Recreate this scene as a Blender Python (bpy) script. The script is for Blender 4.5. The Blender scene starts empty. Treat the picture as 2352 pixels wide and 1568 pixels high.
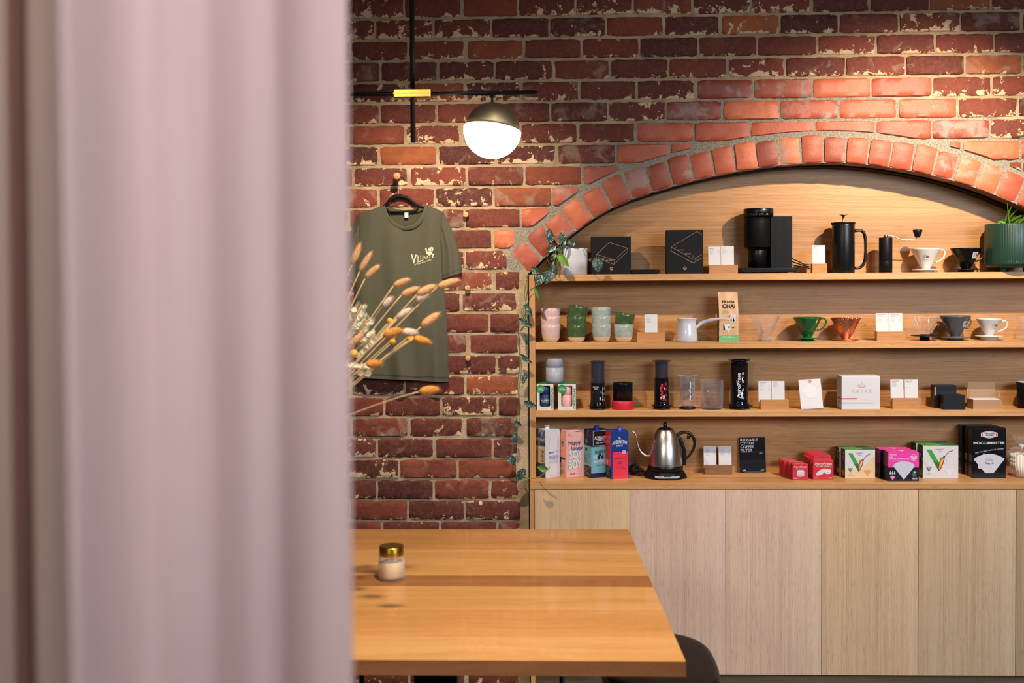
import bpy, bmesh, math, random
from mathutils import Vector, Matrix, noise
SC = bpy.context.scene
COL = SC.collection
PI = math.pi
# ------------------------------------------------------------------ camera
F = 2550.0; CAMD = 4.53; HC = 1.70
YAW = 0.032; PIT = 0.0244; ROLL = 0.006
PX0 = 1176.0; PY0 = 640 + F * math.tan(PIT)
fwd = Vector((-math.sin(YAW) * math.cos(PIT), math.cos(YAW) * math.cos(PIT), -math.sin(PIT)))
r0 = Vector((math.cos(YAW), math.sin(YAW), 0)); u0 = r0.cross(fwd)
rgt = r0 * math.cos(ROLL) - u0 * math.sin(ROLL)
upv = u0 * math.cos(ROLL) + r0 * math.sin(ROLL)
CAM = Vector((0, -CAMD, HC))
cd = bpy.data.cameras.new('camera'); co = bpy.data.objects.new('camera', cd); COL.objects.link(co)
cd.sensor_width = 36; cd.lens = F / 2352 * 36; cd.shift_y = -(784 - PY0) / 2352
cd.clip_start = .05; cd.clip_end = 60
M3 = Matrix((rgt, upv, -fwd)).transposed()
co.matrix_world = Matrix.Translation(CAM) @ M3.to_4x4()
cd.dof.use_dof = True; cd.dof.focus_distance = 4.5; cd.dof.aperture_fstop = 4.6
SC.camera = co

def ray(px, py):
    return fwd + rgt * ((px - PX0) / F) + upv * ((PY0 - py) / F)
def at(px, py, Y):
    d = ray(px, py); t = (Y + CAMD) / d.y
    return CAM + d * t
def onz(px, py, z):
    d = ray(px, py); t = (z - HC) / d.z
    return CAM + d * t

# ------------------------------------------------------------------ materials
def lin(c):
    if isinstance(c, str):
        c = [int(c[i:i + 2], 16) for i in (0, 2, 4)]
    r = []
    for v in c[:3]:
        v = v / 255
        r.append(v / 12.92 if v <= .04045 else ((v + .055) / 1.055) ** 2.4)
    return (*r, 1)
MATS = {}
def mat(name, col, rough=.5, metal=0, **kw):
    if name in MATS: return MATS[name]
    m = bpy.data.materials.new(name); m.use_nodes = True
    b = m.node_tree.nodes['Principled BSDF']
    b.inputs['Base Color'].default_value = lin(col); b.inputs['Roughness'].default_value = rough
    b.inputs['Metallic'].default_value = metal
    dark = max(lin(col)[:3]) < .03
    if dark and metal == 0:
        b.inputs['Specular IOR Level'].default_value = .16 if rough > .4 else .35
        b.inputs['Base Color'].default_value = (*[c * .6 for c in lin(col)[:3]], 1)
    for k, v in kw.items():
        b.inputs[k.replace('_', ' ')].default_value = v
    MATS[name] = m
    return m
class NT:
    def __init__(s, m):
        s.t = m.node_tree; s.b = s.t.nodes['Principled BSDF']
    def n(s, typ, **kw):
        x = s.t.nodes.new(typ)
        for k, v in kw.items(): setattr(x, k, v)
        return x
    def l(s, a, b): s.t.links.new(a, b)
    def obj(s, scale=(1, 1, 1)):
        tc = s.n('ShaderNodeTexCoord'); mp = s.n('ShaderNodeMapping'); mp.inputs['Scale'].default_value = scale
        s.l(tc.outputs['Object'], mp.inputs['Vector']); return mp.outputs['Vector']
    def noise(s, vec, sc, det=4, rough=.55, dist=0):
        x = s.n('ShaderNodeTexNoise'); x.inputs['Scale'].default_value = sc; x.inputs['Detail'].default_value = det
        x.inputs['Roughness'].default_value = rough; x.inputs['Distortion'].default_value = dist
        if vec is not None: s.l(vec, x.inputs['Vector'])
        return x.outputs['Fac']
    def ramp(s, fac, stops, const=False):
        x = s.n('ShaderNodeValToRGB'); e = x.color_ramp.elements
        if const: x.color_ramp.interpolation = 'CONSTANT'
        while len(e) < len(stops): e.new(.5)
        for i, (p, c) in enumerate(stops):
            e[i].position = p; e[i].color = lin(c) if not isinstance(c, (int, float)) else (c, c, c, 1)
        s.l(fac, x.inputs['Fac']); return x.outputs['Color']
    def mix(s, fac, a, b, mode='MIX'):
        x = s.n('ShaderNodeMix', data_type='RGBA', blend_type=mode)
        for v, i in ((fac, 0), (a, 6), (b, 7)):
            if isinstance(v, (int, float)): x.inputs[i].default_value = v
            elif isinstance(v, (str, tuple, list)): x.inputs[i].default_value = lin(v)
            else: s.l(v, x.inputs[i])
        return x.outputs[2]
    def math(s, op, a, b=0., c=0., clamp=False):
        x = s.n('ShaderNodeMath', operation=op); x.use_clamp = clamp
        for v, i in ((a, 0), (b, 1), (c, 2)):
            if isinstance(v, (int, float)): x.inputs[i].default_value = v
            else: s.l(v, x.inputs[i])
        return x.outputs[0]
    def bump(s, h, strength=.3, dist=.01, into=None):
        x = s.n('ShaderNodeBump'); x.inputs['Strength'].default_value = strength; x.inputs['Distance'].default_value = dist
        s.l(h, x.inputs['Height']); s.l(x.outputs['Normal'], (into or s.b).inputs['Normal'])

def wood(name, c_dark, c_mid, c_light, grain='x', fine=260, rough=.45, band=.5, wave=.0):
    """fine-pored veneer: long streaks along the grain"""
    m = mat(name, 'ffffff', rough); t = NT(m)
    st = {'x': (1.2, fine, fine), 'z': (fine, fine, 1.2), 'y': (fine, 1.2, fine)}[grain]
    br = {'x': (.25, 9, 9), 'z': (9, 9, .25), 'y': (9, .25, 9)}[grain]
    po = {'x': (22, 900, 900), 'z': (900, 900, 22), 'y': (900, 22, 900)}[grain]
    tc = t.n('ShaderNodeTexCoord')
    src = tc.outputs['Object']
    if wave:
        nz = t.n('ShaderNodeTexNoise'); nz.inputs['Scale'].default_value = 1.6; nz.inputs['Detail'].default_value = 1
        t.l(src, nz.inputs['Vector'])
        sb = t.n('ShaderNodeVectorMath', operation='SUBTRACT'); sb.inputs[1].default_value = (.5, .5, .5); t.l(nz.outputs['Color'], sb.inputs[0])
        sc = t.n('ShaderNodeVectorMath', operation='SCALE'); sc.inputs['Scale'].default_value = wave; t.l(sb.outputs[0], sc.inputs[0])
        ad = t.n('ShaderNodeVectorMath', operation='ADD'); t.l(src, ad.inputs[0]); t.l(sc.outputs[0], ad.inputs[1]); src = ad.outputs[0]
    def mp(s):
        x = t.n('ShaderNodeMapping'); x.inputs['Scale'].default_value = s; t.l(src, x.inputs['Vector']); return x.outputs['Vector']
    a = t.noise(mp(st), 1, 3, .6); b = t.noise(mp(br), 1, 3, .6); p = t.noise(mp(po), 1, 2, .5)
    s = t.math('MULTIPLY_ADD', a, 1 - band, t.math('MULTIPLY', b, band))
    c = t.ramp(s, [(.3, c_dark), (.5, c_mid), (.68, c_light)])
    pore = t.ramp(p, [(.33, .62), (.43, 1.)])
    c = t.mix(.8, c, pore, 'MULTIPLY')
    t.l(c, t.b.inputs['Base Color']); t.bump(p, .12, .002)
    return m

# ------------------------------------------------------------------ mesh builder
BUILT = {}
class MB:
    def __init__(s):
        s.v = []; s.f = []; s.m = []; s.mats = []; s.sm = []
    def mi(s, m):
        if m not in s.mats: s.mats.append(m)
        return s.mats.index(m)
    def add(s, vs, fs, m, smooth=False):
        o = len(s.v); s.v += [tuple(v) for v in vs]; i = s.mi(m)
        for f in fs:
            s.f.append(tuple(k + o for k in f)); s.m.append(i); s.sm.append(smooth)
        return s
    def box(s, x0, x1, y0, y1, z0, z1, m, bev=0, M=None):
        if bev <= 0:
            vs = [(x, y, z) for z in (z0, z1) for y in (y0, y1) for x in (x0, x1)]
            fs = [(0, 2, 3, 1), (4, 5, 7, 6), (0, 1, 5, 4), (2, 6, 7, 3), (0, 4, 6, 2), (1, 3, 7, 5)]
        else:
            b = min(bev, (x1 - x0) / 2.01, (y1 - y0) / 2.01, (z1 - z0) / 2.01)
            bm = bmesh.new(); bmesh.ops.create_cube(bm, size=1)
            for v in bm.verts:
                v.co = Vector(((x0 + x1) / 2 + v.co.x * (x1 - x0), (y0 + y1) / 2 + v.co.y * (y1 - y0), (z0 + z1) / 2 + v.co.z * (z1 - z0)))
            bmesh.ops.bevel(bm, geom=bm.edges[:], offset=b, segments=2, affect='EDGES', profile=.5)
            bm.verts.ensure_lookup_table()
            vs = [v.co.copy() for v in bm.verts]; fs = [[v.index for v in f.verts] for f in bm.faces]; bm.free()
        if M is not None: vs = [M @ Vector(v) for v in vs]
        return s.add(vs, fs, m, bev > 0 and False)
    def lathe(s, prof, m, seg=40, c=(0, 0, 0), M=None, fn=None, smooth=True):
        """prof: [(r,z[,mat])]; fn(angle,i)->radius factor"""
        vs = []; n = len(prof)
        for i, p in enumerate(prof):
            for k in range(seg):
                a = 2 * PI * k / seg; r = p[0] * (fn(a, i) if fn else 1)
                vs.append(Vector((c[0] + r * math.cos(a), c[1] + r * math.sin(a), c[2] + p[1])))
        if M is not None: vs = [M @ v for v in vs]
        o = len(s.v); s.v += [tuple(v) for v in vs]
        for i in range(n - 1):
            mm = s.mi(prof[i][2] if len(prof[i]) > 2 else m)
            for k in range(seg):
                k2 = (k + 1) % seg
                s.f.append((o + i * seg + k, o + i * seg + k2, o + (i + 1) * seg + k2, o + (i + 1) * seg + k)); s.m.append(mm); s.sm.append(smooth)
        return s
    def tube(s, pts, r, m, seg=10, flat=1.0, cap=True, M=None, up=None):
        """tube along points; r scalar or list; flat squashes across the side vector"""
        P = [Vector(p) for p in pts]; n = len(P)
        R = r if isinstance(r, (list, tuple)) else [r] * n
        vs = []; N = None
        for i in range(n):
            T = (P[min(i + 1, n - 1)] - P[max(i - 1, 0)]).normalized()
            if N is None:
                ref = Vector(up) if up else (Vector((0, 0, 1)) if abs(T.z) < .9 else Vector((0, 1, 0)))
                N = (ref - T * ref.dot(T)).normalized()
            else:
                N = (N - T * N.dot(T))
                N = N.normalized() if N.length > 1e-6 else T.orthogonal().normalized()
            B = T.cross(N)
            for k in range(seg):
                a = 2 * PI * k / seg
                vs.append(P[i] + N * (math.cos(a) * R[i]) + B * (math.sin(a) * R[i] * flat))
        fs = [(i * seg + k, i * seg + (k + 1) % seg, (i + 1) * seg + (k + 1) % seg, (i + 1) * seg + k) for i in range(n - 1) for k in range(seg)]
        if cap: fs += [tuple(range(seg))[::-1], tuple(range((n - 1) * seg, n * seg))]
        if M is not None: vs = [M @ v for v in vs]
        return s.add(vs, fs, m, True)
    def prism(s, pts, y0, y1, m, M=None, mside=None):
        """polygon in x,z extruded in y (y0 is the front)"""
        n = len(pts)
        vs = [Vector((x, y0, z)) for x, z in pts] + [Vector((x, y1, z)) for x, z in pts]
        if M is not None: vs = [M @ v for v in vs]
        o = len(s.v); s.add(vs, [tuple(range(n)), tuple(range(2 * n - 1, n - 1, -1))], m)
        i2 = s.mi(mside or m)
        for i in range(n):
            j = (i + 1) % n; s.f.append((o + i, o + n + i, o + n + j, o + j)); s.m.append(i2); s.sm.append(False)
        return s
    def ball(s, c, rx, ry, rz, m, seg=16, rings=10, M=None):
        pr = []
        vs = []; 
        for i in range(rings + 1):
            t = PI * i / rings
            for k in range(seg):
                a = 2 * PI * k / seg
                vs.append(Vector((c[0] + rx * math.sin(t) * math.cos(a), c[1] + ry * math.sin(t) * math.sin(a), c[2] - rz * math.cos(t))))
        if M is not None: vs = [M @ v for v in vs]
        return s.add(vs, [(i * seg + k, i * seg + (k + 1) % seg, (i + 1) * seg + (k + 1) % seg, (i + 1) * seg + k) for i in range(rings) for k in range(seg)], m, True)
    def build(s, name, parent=None, loc=None, rz=0):
        me = bpy.data.meshes.new(name); me.from_pydata(s.v, [], s.f)
        for m in s.mats: me.materials.append(m)
        me.polygons.foreach_set('material_index', s.m); me.polygons.foreach_set('use_smooth', s.sm)
        me.update()
        bm = bmesh.new(); bm.from_mesh(me); bmesh.ops.remove_doubles(bm, verts=bm.verts, dist=1e-6)
        if getattr(s, 'recalc', True): bmesh.ops.recalc_face_normals(bm, faces=bm.faces)
        bm.to_mesh(me); bm.free()
        o = bpy.data.objects.new(name, me); COL.objects.link(o)
        if parent:
            o.parent = parent; BUILT.setdefault(parent.name, []).append(o)
        if loc is not None: o.location = loc
        if rz: o.rotation_euler.z = rz
        return o
def autosmooth(o, ang=35):
    o.data.polygons.foreach_set('use_smooth', [True] * len(o.data.polygons))
    o.data.set_sharp_from_angle(angle=math.radians(ang)); return o

def tag(o, label, cat, group=None, kind=None):
    o['label'] = label; o['category'] = cat
    if group: o['group'] = group
    o['kind'] = kind or 'thing'
    return o
def thing(name, label, cat, loc=(0, 0, 0), rz=0, group=None):
    o = bpy.data.objects.new(name, None); COL.objects.link(o); o.empty_display_size = .02
    o.location = loc; o.rotation_euler.z = rz
    return tag(o, label, cat, group)
def struct(o, label=None, cat=None):
    o['kind'] = 'structure'
    if label: o['label'] = label
    if cat: o['category'] = cat
    return o
def copy_thing(root, loc, label, rz=None):
    def rec(o, par):
        c = o.copy(); COL.objects.link(c); c.parent = par
        for ch in [x for x in bpy.data.objects if x.parent == o]: rec(ch, c)
        return c
    r = rec(root, None); r.location = loc; r['label'] = label
    if rz is not None: r.rotation_euler.z = rz
    return r

# ------------------------------------------------------------------ printing on faces
_tc = {}
def text_mesh(txt, bold=0.):
    bold = min(bold, .026)
    k = (txt, bold)
    if k in _tc: return _tc[k]
    cu = bpy.data.curves.new('t', 'FONT'); cu.body = txt; cu.size = 1; cu.resolution_u = 3; cu.offset = bold
    o = bpy.data.objects.new('t', cu); COL.objects.link(o)
    dg = bpy.context.evaluated_depsgraph_get(); me = bpy.data.meshes.new_from_object(o.evaluated_get(dg))
    vs = [(v.co.x, v.co.y) for v in me.vertices]; fs = [tuple(p.vertices) for p in me.polygons]
    bpy.data.objects.remove(o); bpy.data.curves.remove(cu); bpy.data.meshes.remove(me)
    xs = [v[0] for v in vs] or [0]; ys = [v[1] for v in vs] or [0]
    x0, x1, y0, y1 = min(xs), max(xs), min(ys), max(ys)
    vs = [((x - x0) / max(x1 - x0, 1e-6), (y - y0) / max(y1 - y0, 1e-6)) for x, y in vs]
    _tc[k] = (vs, fs); return _tc[k]
class Print:
    """flat print on a face: uv -> 3D by fn(u,v,layer)"""
    def __init__(s, fn, mb=None): s.fn = fn; s.mb = mb or MB(); s.mb.recalc = False; s.L = 1
    def poly(s, pts, m, L=None):
        s.mb.add([s.fn(u, v, L or s.L) for u, v in pts], [tuple(range(len(pts)))], m); return s
    def rect(s, u0, v0, u1, v1, m, L=None, n=1):
        for i in range(n):
            a = u0 + (u1 - u0) * i / n; b = u0 + (u1 - u0) * (i + 1) / n
            s.poly([(a, v0), (b, v0), (b, v1), (a, v1)], m, L)
        return s
    def disc(s, u, v, r, m, L=None, n=24, ry=None):
        return s.poly([(u + r * math.cos(2 * PI * k / n), v + (ry or r) * math.sin(2 * PI * k / n)) for k in range(n)], m, L)
    def line(s, pts, w, m, L=None, close=False):
        P = [Vector(p) for p in pts]
        if close: P.append(P[0])
        for a, b in zip(P, P[1:]):
            d = b - a
            if d.length < 1e-9: continue
            d.normalize(); nn = Vector((-d.y, d.x)) * w / 2; e = d * w * .3
            s.poly([a - nn - e, b - nn + e, b + nn + e, a + nn - e], m, L)
        return s
    def ring(s, u, v, r, w, m, L=None, n=28, a0=0, a1=2 * PI, ry=None):
        ry = ry or r
        return s.line([(u + r * math.cos(a0 + (a1 - a0) * k / n), v + ry * math.sin(a0 + (a1 - a0) * k / n)) for k in range(n + 1)], w, m, L)
    def text(s, t, u0, v0, u1, v1, m, bold=0., L=None, sk=0., rot=0, arc=0., fan=0.):
        vs, fs = text_mesh(t, bold); out = []
        for x, y in vs:
            if rot == 90: uu = u1 - y * (u1 - u0); vv = v0 + x * (v1 - v0)      # reads bottom to top
            elif rot == 45: uu = u0 + x * (u1 - u0); vv = v0 + y * (v1 - v0) + (uu - u0) * sk
            else:
                uu = u0 + x * (u1 - u0) + sk * y * (v1 - v0); vv = v0 + y * (v1 - v0)
            if arc: vv += arc * (1 - (2 * x - 1) ** 2)
            out.append((uu, vv))
        s.mb.add([s.fn(u, v, L or s.L + 1) for u, v in out], fs, m); return s
    def lines(s, u0, v0, u1, v1, n, m, w=.35, seed=0, L=None):
        """block of print too small to read: n lines"""
        rr = random.Random(seed); h = (v1 - v0) / n
        for i in range(n):
            y = v1 - (i + .5) * h; s.rect(u0, y - h * w / 2, u0 + (u1 - u0) * rr.uniform(.6, 1), y + h * w / 2, m, L)
        return s
    def build(s, name, parent, host=None):
        kids = [o for o in BUILT.get(parent.name, []) if not o.name.startswith('printed')]
        if host: kids = [o for o in kids if o.name.split('.')[0] == host]
        return s.mb.build(name, kids[-1] if kids and (host or name.startswith('printed')) else parent)
EPS = .00025
def face_front(yf): return lambda u, v, L: (u, yf - EPS * L, v)
def face_left(xl, d):   # u runs back->front (0..d) along the left side seen from the left
    return lambda u, v, L: (xl - EPS * L, u, v)
def face_right(xr, d): return lambda u, v, L: (xr + EPS * L, u, v)
def face_top(zt): return lambda u, v, L: (u, v, zt + EPS * L)
def face_cyl(r, a0=-PI / 2): # u = arc length from the front
    return lambda u, v, L: ((r + EPS * L) * math.cos(a0 + u / r), (r + EPS * L) * math.sin(a0 + u / r), v)
def face_cone(rf, a0=-PI / 2):
    return lambda u, v, L: ((rf(v) + EPS * L * 2) * math.cos(a0 + u / rf(v)), (rf(v) + EPS * L * 2) * math.sin(a0 + u / rf(v)), v)
# ------------------------------------------------------------------ common materials
WHITE = mat('white_paper', 'cdcfd6', .6)
INK = mat('black_ink', '1a1a1e', .6)
GREYINK = mat('grey_ink', '8d8f96', .7)
BLACK = mat('black_plastic', '121317', .35)
BLACKM = mat('matte_black', '17181b', .45)
STEEL = mat('brushed_steel', 'b9b6b0', .28, 1)
RED = mat('red_card', 'c2202c', .45)
WOODX = wood('oak_veneer_horizontal', '845c36', 'b4824c', 'd09e68', 'x', 380, .42, .4, .02)
WOODS = wood('oak_shelf_edge', 'a87443', 'cb9860', 'deb07c', 'x', 220, .42, .5, .02)
WOODSZ = wood('oak_side_panel', 'a87443', 'c8965f', 'dcae7a', 'z', 220, .42, .5)
BLOCK = wood('oak_block', '8f5e34', 'b5804c', 'c8955e', 'x', 420, .5, .3, .02)
WALNUT = wood('walnut_block', '5d3a24', '875c3c', '9d714c', 'x', 160, .5, .7, .12)
# shelf geometry
DEEP = .15
Z1 = at(1600, 628.5, 0).z; Z2 = at(1600, 785.5, 0).z; Z3 = at(1600, 942, 0).z
ZB = at(1600, 1108.5, -.10).z
print('Z', Z1, Z2, Z3, ZB)
XL0 = at(1216, 800, 0).x; XL1 = at(1229.5, 800, 0).x; XR0 = at(2575, 800, 0).x; XR1 = XR0 + .025
# intrados of the brick arch
ARC = [(1213, 629), (1260, 581), (1309, 542), (1345, 514), (1384, 488), (1428, 466), (1467, 451), (1508, 438), (1552, 425), (1600, 412),
       (1670, 397), (1736, 386), (1800, 378), (1860, 374), (1925, 373), (1980, 376), (2040, 383), (2100, 393), (2160, 406), (2220, 423),
       (2290, 448), (2352, 475), (2420, 510), (2490, 557), (2555, 612)]
arc = [at(x, y, 0) for x, y in ARC]
def resample(P, step):
    P = [Vector(p) for p in P]; out = [P[0]]; acc = 0
    for a, b in zip(P, P[1:]):
        L = (b - a).length; d = step - acc
        while d <= L: out.append(a.lerp(b, d / L)); d += step
        acc = (acc + L) % step
    return out
def smoothp(P, n=2):
    for _ in range(n):
        P = [P[0]] + [(P[i - 1] + P[i] * 2 + P[i + 1]) / 4 for i in range(1, len(P) - 1)] + [P[-1]]
    return P
fine = smoothp(resample(arc, .02), 4)
def normal_at(P, i):
    t = (P[min(i + 1, len(P) - 1)] - P[max(i - 1, 0)]).normalized(); return Vector((-t.z, 0, t.x))
RING = .117
outer = [p + normal_at(fine, i) * RING for i, p in enumerate(fine)]
inner = fine
def ring_z(x, off=.012):
    if x < outer[0].x or x > outer[-1].x: return None
    best = None
    for a, b in zip(outer, outer[1:]):
        if a.x <= x <= b.x: best = a.z + (b.z - a.z) * (x - a.x) / max(b.x - a.x, 1e-6)
    return None if best is None else best + off

# ------------------------------------------------------------------ brick materials
def attr(t, name='tone'):
    a = t.n('ShaderNodeAttribute'); a.attribute_name = name
    s = t.n('ShaderNodeSeparateColor'); t.l(a.outputs['Color'], s.inputs[0]); return s.outputs
def brick_old():
    m = mat('old_red_brick', 'ffffff', .75); t = NT(m); r, g, b = attr(t)[:3]
    o = t.obj(); uv = t.n('ShaderNodeUVMap'); uv.uv_map = 'UVMap'; su = t.n('ShaderNodeSeparateXYZ'); t.l(uv.outputs[0], su.inputs[0])
    n1 = t.noise(o, 9, 5); n2 = t.noise(o, 420, 2); n3 = t.noise(o, 60, 4, .7)
    base = t.ramp(r, [(0, '431a15'), (.4, '642a1e'), (.75, '863c27'), (1, 'b0602f')])
    base = t.mix(t.ramp(n1, [(.35, 0.), (.65, .55)]), base, '5a2a24')
    base = t.mix(t.ramp(n3, [(.45, 0.), (.75, .35)]), base, 'a65a3e')
    base = t.mix(t.ramp(n2, [(.66, 0.), (.72, .6)]), base, 'c99a74')
    base = t.mix(t.ramp(n2, [(.28, .6), (.36, 0.)]), base, '2a100d')
    # old cream paint left near the joints
    v = su.outputs[1]; u = su.outputs[0]
    eb = t.math('SUBTRACT', 1, t.math('MULTIPLY', v, 2.6), clamp=True)
    et = t.math('MULTIPLY', t.math('SUBTRACT', v, .86), 3.0, clamp=True)
    p = t.noise(o, 26, 7, .62, .4); q = t.noise(o, 130, 3, .6)
    s = t.math('ADD', t.math('MULTIPLY', p, 1.0), t.math('MULTIPLY', t.math('MAXIMUM', eb, et), .17))
    s = t.math('ADD', s, t.math('MULTIPLY', t.math('SUBTRACT', q, .5), .22)); s = t.math('ADD', s, t.math('MULTIPLY', t.math('SUBTRACT', b, .5), .18))
    mk = t.ramp(s, [(.665, 0.), (.685, 1.)])
    col = t.mix(mk, base, 'ddc09a')
    # grey cement smears on some bricks
    sm = t.noise(o, 14, 5, .6, .6); s2 = t.math('ADD', sm, t.math('MULTIPLY', t.math('POWER', g, 3.), .2))
    col = t.mix(t.ramp(s2, [(.68, 0.), (.8, .6)]), col, '9c8270')
    t.l(col, t.b.inputs['Base Color']); h = t.math('ADD', t.math('MULTIPLY', n3, .7), t.math('MULTIPLY', n2, .3)); h = t.math('ADD', h, t.math('MULTIPLY', mk, .25)); t.bump(h, .55, .006)
    return m
def brick_new():
    m = mat('orange_brick', 'ffffff', .5); t = NT(m); r, g, b = attr(t)[:3]; o = t.obj()
    n1 = t.noise(o, 12, 5, .6, .3); n2 = t.noise(o, 300, 2); n3 = t.noise(o, 45, 4, .7)
    base = t.ramp(r, [(0, '70342a'), (.3, '984630'), (.7, 'b45638'), (1, 'cc7048')])
    base = t.mix(t.ramp(n3, [(.5, 0.), (.72, .5)]), base, '8f4a3c')
    s = t.math('ADD', n1, t.math('MULTIPLY', t.math('SUBTRACT', g, .5), .25))
    base = t.mix(t.ramp(s, [(.6, 0.), (.68, .6)]), base, '958a80')
    t.l(base, t.b.inputs['Base Color']); h = t.math('ADD', t.math('MULTIPLY', n3, .6), t.math('MULTIPLY', n2, .4)); t.bump(h, .5, .004)
    return m
def mortar():
    m = mat('mortar', 'ffffff', .85); t = NT(m); o = t.obj()
    n1 = t.noise(o, 8, 5); n2 = t.noise(o, 120, 5, .7); n3 = t.noise(o, 500, 2)
    cream = t.ramp(n1, [(.35, 'b09a7c'), (.55, 'd2b894'), (.7, 'e0c8a4')])
    grey = t.ramp(n2, [(.3, '6e6a62'), (.5, 'a09a8c'), (.7, 'bdb4a2')])
    # grey cement around the rebuilt arch
    sx = t.n('ShaderNodeSeparateXYZ'); t.l(o, sx.inputs[0])
    cx = at(1890, 900, 0)
    dx = t.math('MULTIPLY', t.math('SUBTRACT', sx.outputs[0], cx.x), .84); dz = t.math('SUBTRACT', sx.outputs[2], cx.z)
    d = t.math('SQRT', t.math('ADD', t.math('POWER', dx, 2), t.math('POWER', dz, 2)))
    d = t.math('ADD', d, t.math('MULTIPLY', t.math('SUBTRACT', n1, .5), .25))
    k = t.ramp(t.math('MULTIPLY', d, .5), [(.605, 1.), (.64, 0.)])
    zg = t.math('GREATER_THAN', t.math('ADD', sx.outputs[2], t.math('MULTIPLY', t.math('SUBTRACT', n1, .5), .3)), at(1216, 625, 0).z)
    col = t.mix(t.math('MULTIPLY', k, zg), cream, grey)
    col = t.mix(t.ramp(n3, [(.3, .5), (.42, 0.)]), col, '6b5440')
    t.l(col, t.b.inputs['Base Color']); t.bump(t.math('ADD', n2, t.math('MULTIPLY', n3, .4)), .9, .008)
    return m
OLDB, NEWB, MORT = brick_old(), brick_new(), mortar()

# ------------------------------------------------------------------ the brick wall
zc0 = at(850, 44, 0).z; zc24 = at(850, 1196, 0).z; CH = (zc0 - zc24) / 24
ROWS = {0: [928, 1060, 1190, 1322, 1453, 1591, 1725, 1863, 1999, 2136, 2277], 1: [861, 995, 1128, 1262, 1392, 1525, 1657, 1791, 1928, 2066, 2207, 2346],
 2: [805, 937, 1071, 1203, 1336, 1469, 1605, 1740, 1878, 2013, 2149, 2285], 3: [874, 1006, 1136, 1270, 1402, 1536, 1671, 1805, 1943, 2081, 2217, 2350],
 4: [807, 935, 1067, 1198, 1331, 1463, 1600, 1730, 1867, 2002, 2142, 2279], 5: [872, 1003, 1134, 1264, 1397, 1530, 1660, 1791, 1928, 2064, 2201, 2339],
 6: [800, 930, 1062, 1195, 1327, 1461, 1595, 1724, 1873, 2012, 2142, 2276], 7: [870, 1004, 1138, 1280, 1415, 1540, 1675, 1810, 1940, 2075, 2210, 2345],
 8: [810, 940, 1072, 1204, 1338, 1470], 9: [869, 999, 1133, 1267, 1400], 10: [801, 934, 1067, 1196, 1300], 11: [870, 1001, 1132, 1184, 1240], 12: [805, 936, 1067, 1190],
 13: [872, 1004, 1136, 1196], 14: [800, 928, 1058, 1190], 15: [862, 993, 1124, 1194], 16: [814, 946, 1078, 1192], 17: [878, 1010, 1141, 1196], 18: [805, 929, 1069, 1192],
 19: [882, 1013, 1143, 1196], 20: [807, 938, 1069, 1190], 21: [865, 999, 1132, 1190], 22: [787, 916, 1051, 1188], 23: [866, 996, 1125, 1194], 24: [804, 937, 1068, 1196], 25: [878, 1011, 1142, 1196]}
NEWR = {4: (1595, 2140), 5: (1525, 2199), 6: (1455, 2274), 7: (1412, 2600), 8: (1335, 1600), 9: (1262, 1500), 10: (1190, 1400), 11: (1128, 1300)}
rng = random.Random(7)
class Wall(MB):
    def __init__(s): super().__init__(); s.uv = []; s.tone = []
def brick(w, X0, X1, zfun, mt, tone, xskew=0, M=None, jit=.0022, seed=0.):
    """a brick face on a grid with worn edges; zfun(x)->(z0,z1) or None"""
    n = max(4, int(abs(X1 - X0) / .02)); xs = [X0 + (X1 - X0) * i / n for i in range(n + 1)]
    cols = [(x, zfun(x)) for x in xs]; cols = [c for c in cols if c[1] is not None and c[1][1] - c[1][0] > .016]
    if len(cols) < 3: return
    nz = 5; vs = []; uv = []
    hb = rng.uniform(-.0035, .003)
    tl = rng.uniform(-.003, .003)
    for i, (x, (z0, z1)) in enumerate(cols):
        for j in range(nz + 1):
            v = [0, .06, .35, .65, .94, 1][j]; z = z0 + (z1 - z0) * v
            edge = (i in (0, len(cols) - 1)) or j in (0, nz)
            nx = noise.noise(Vector((x * 30, seed, z * 30))); nz_ = noise.noise(Vector((x * 45, seed + 9, z * 20)))
            nn = noise.fractal(Vector((x * 26, seed + 3, z * 26)), 1, 2, 4)
            xx = x; zz = z
            if i in (0, len(cols) - 1): xx += nx * jit * 1.6
            if j in (0, nz): zz += nz_ * jit * 1.4
            if (i in (0, len(cols) - 1)) and (j in (0, nz)):
                xx += (.004 if i == 0 else -.004); zz += (.003 if j == 0 else -.003)
            y = hb + tl * (x - X0) * 4 - nn * .0022 + (.0055 if edge else 0)
            vs.append(Vector((xx, y, zz))); uv.append(((x - X0) / (X1 - X0), v))
    k = nz + 1; nc = len(cols); fs = []
    for i in range(nc - 1):
        for j in range(nz): fs.append((i * k + j, (i + 1) * k + j, (i + 1) * k + j + 1, i * k + j + 1))
    loop = [i * k for i in range(nc)] + [(nc - 1) * k + j for j in range(1, k)] + [i * k + nz for i in range(nc - 2, -1, -1)] + [j for j in range(nz - 1, 0, -1)]
    base = len(vs)
    for q in loop: vs.append(vs[q] + Vector((0, .03, 0))); uv.append(uv[q])
    L = len(loop)
    for q in range(L): fs.append((loop[(q + 1) % L], loop[q], base + q, base + (q + 1) % L))
    if M is not None: vs = [M @ v for v in vs]
    w.add(vs, fs, mt, True); w.uv += uv; w.tone += [tone] * len(vs)
wall = Wall()
J = .0105
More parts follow.
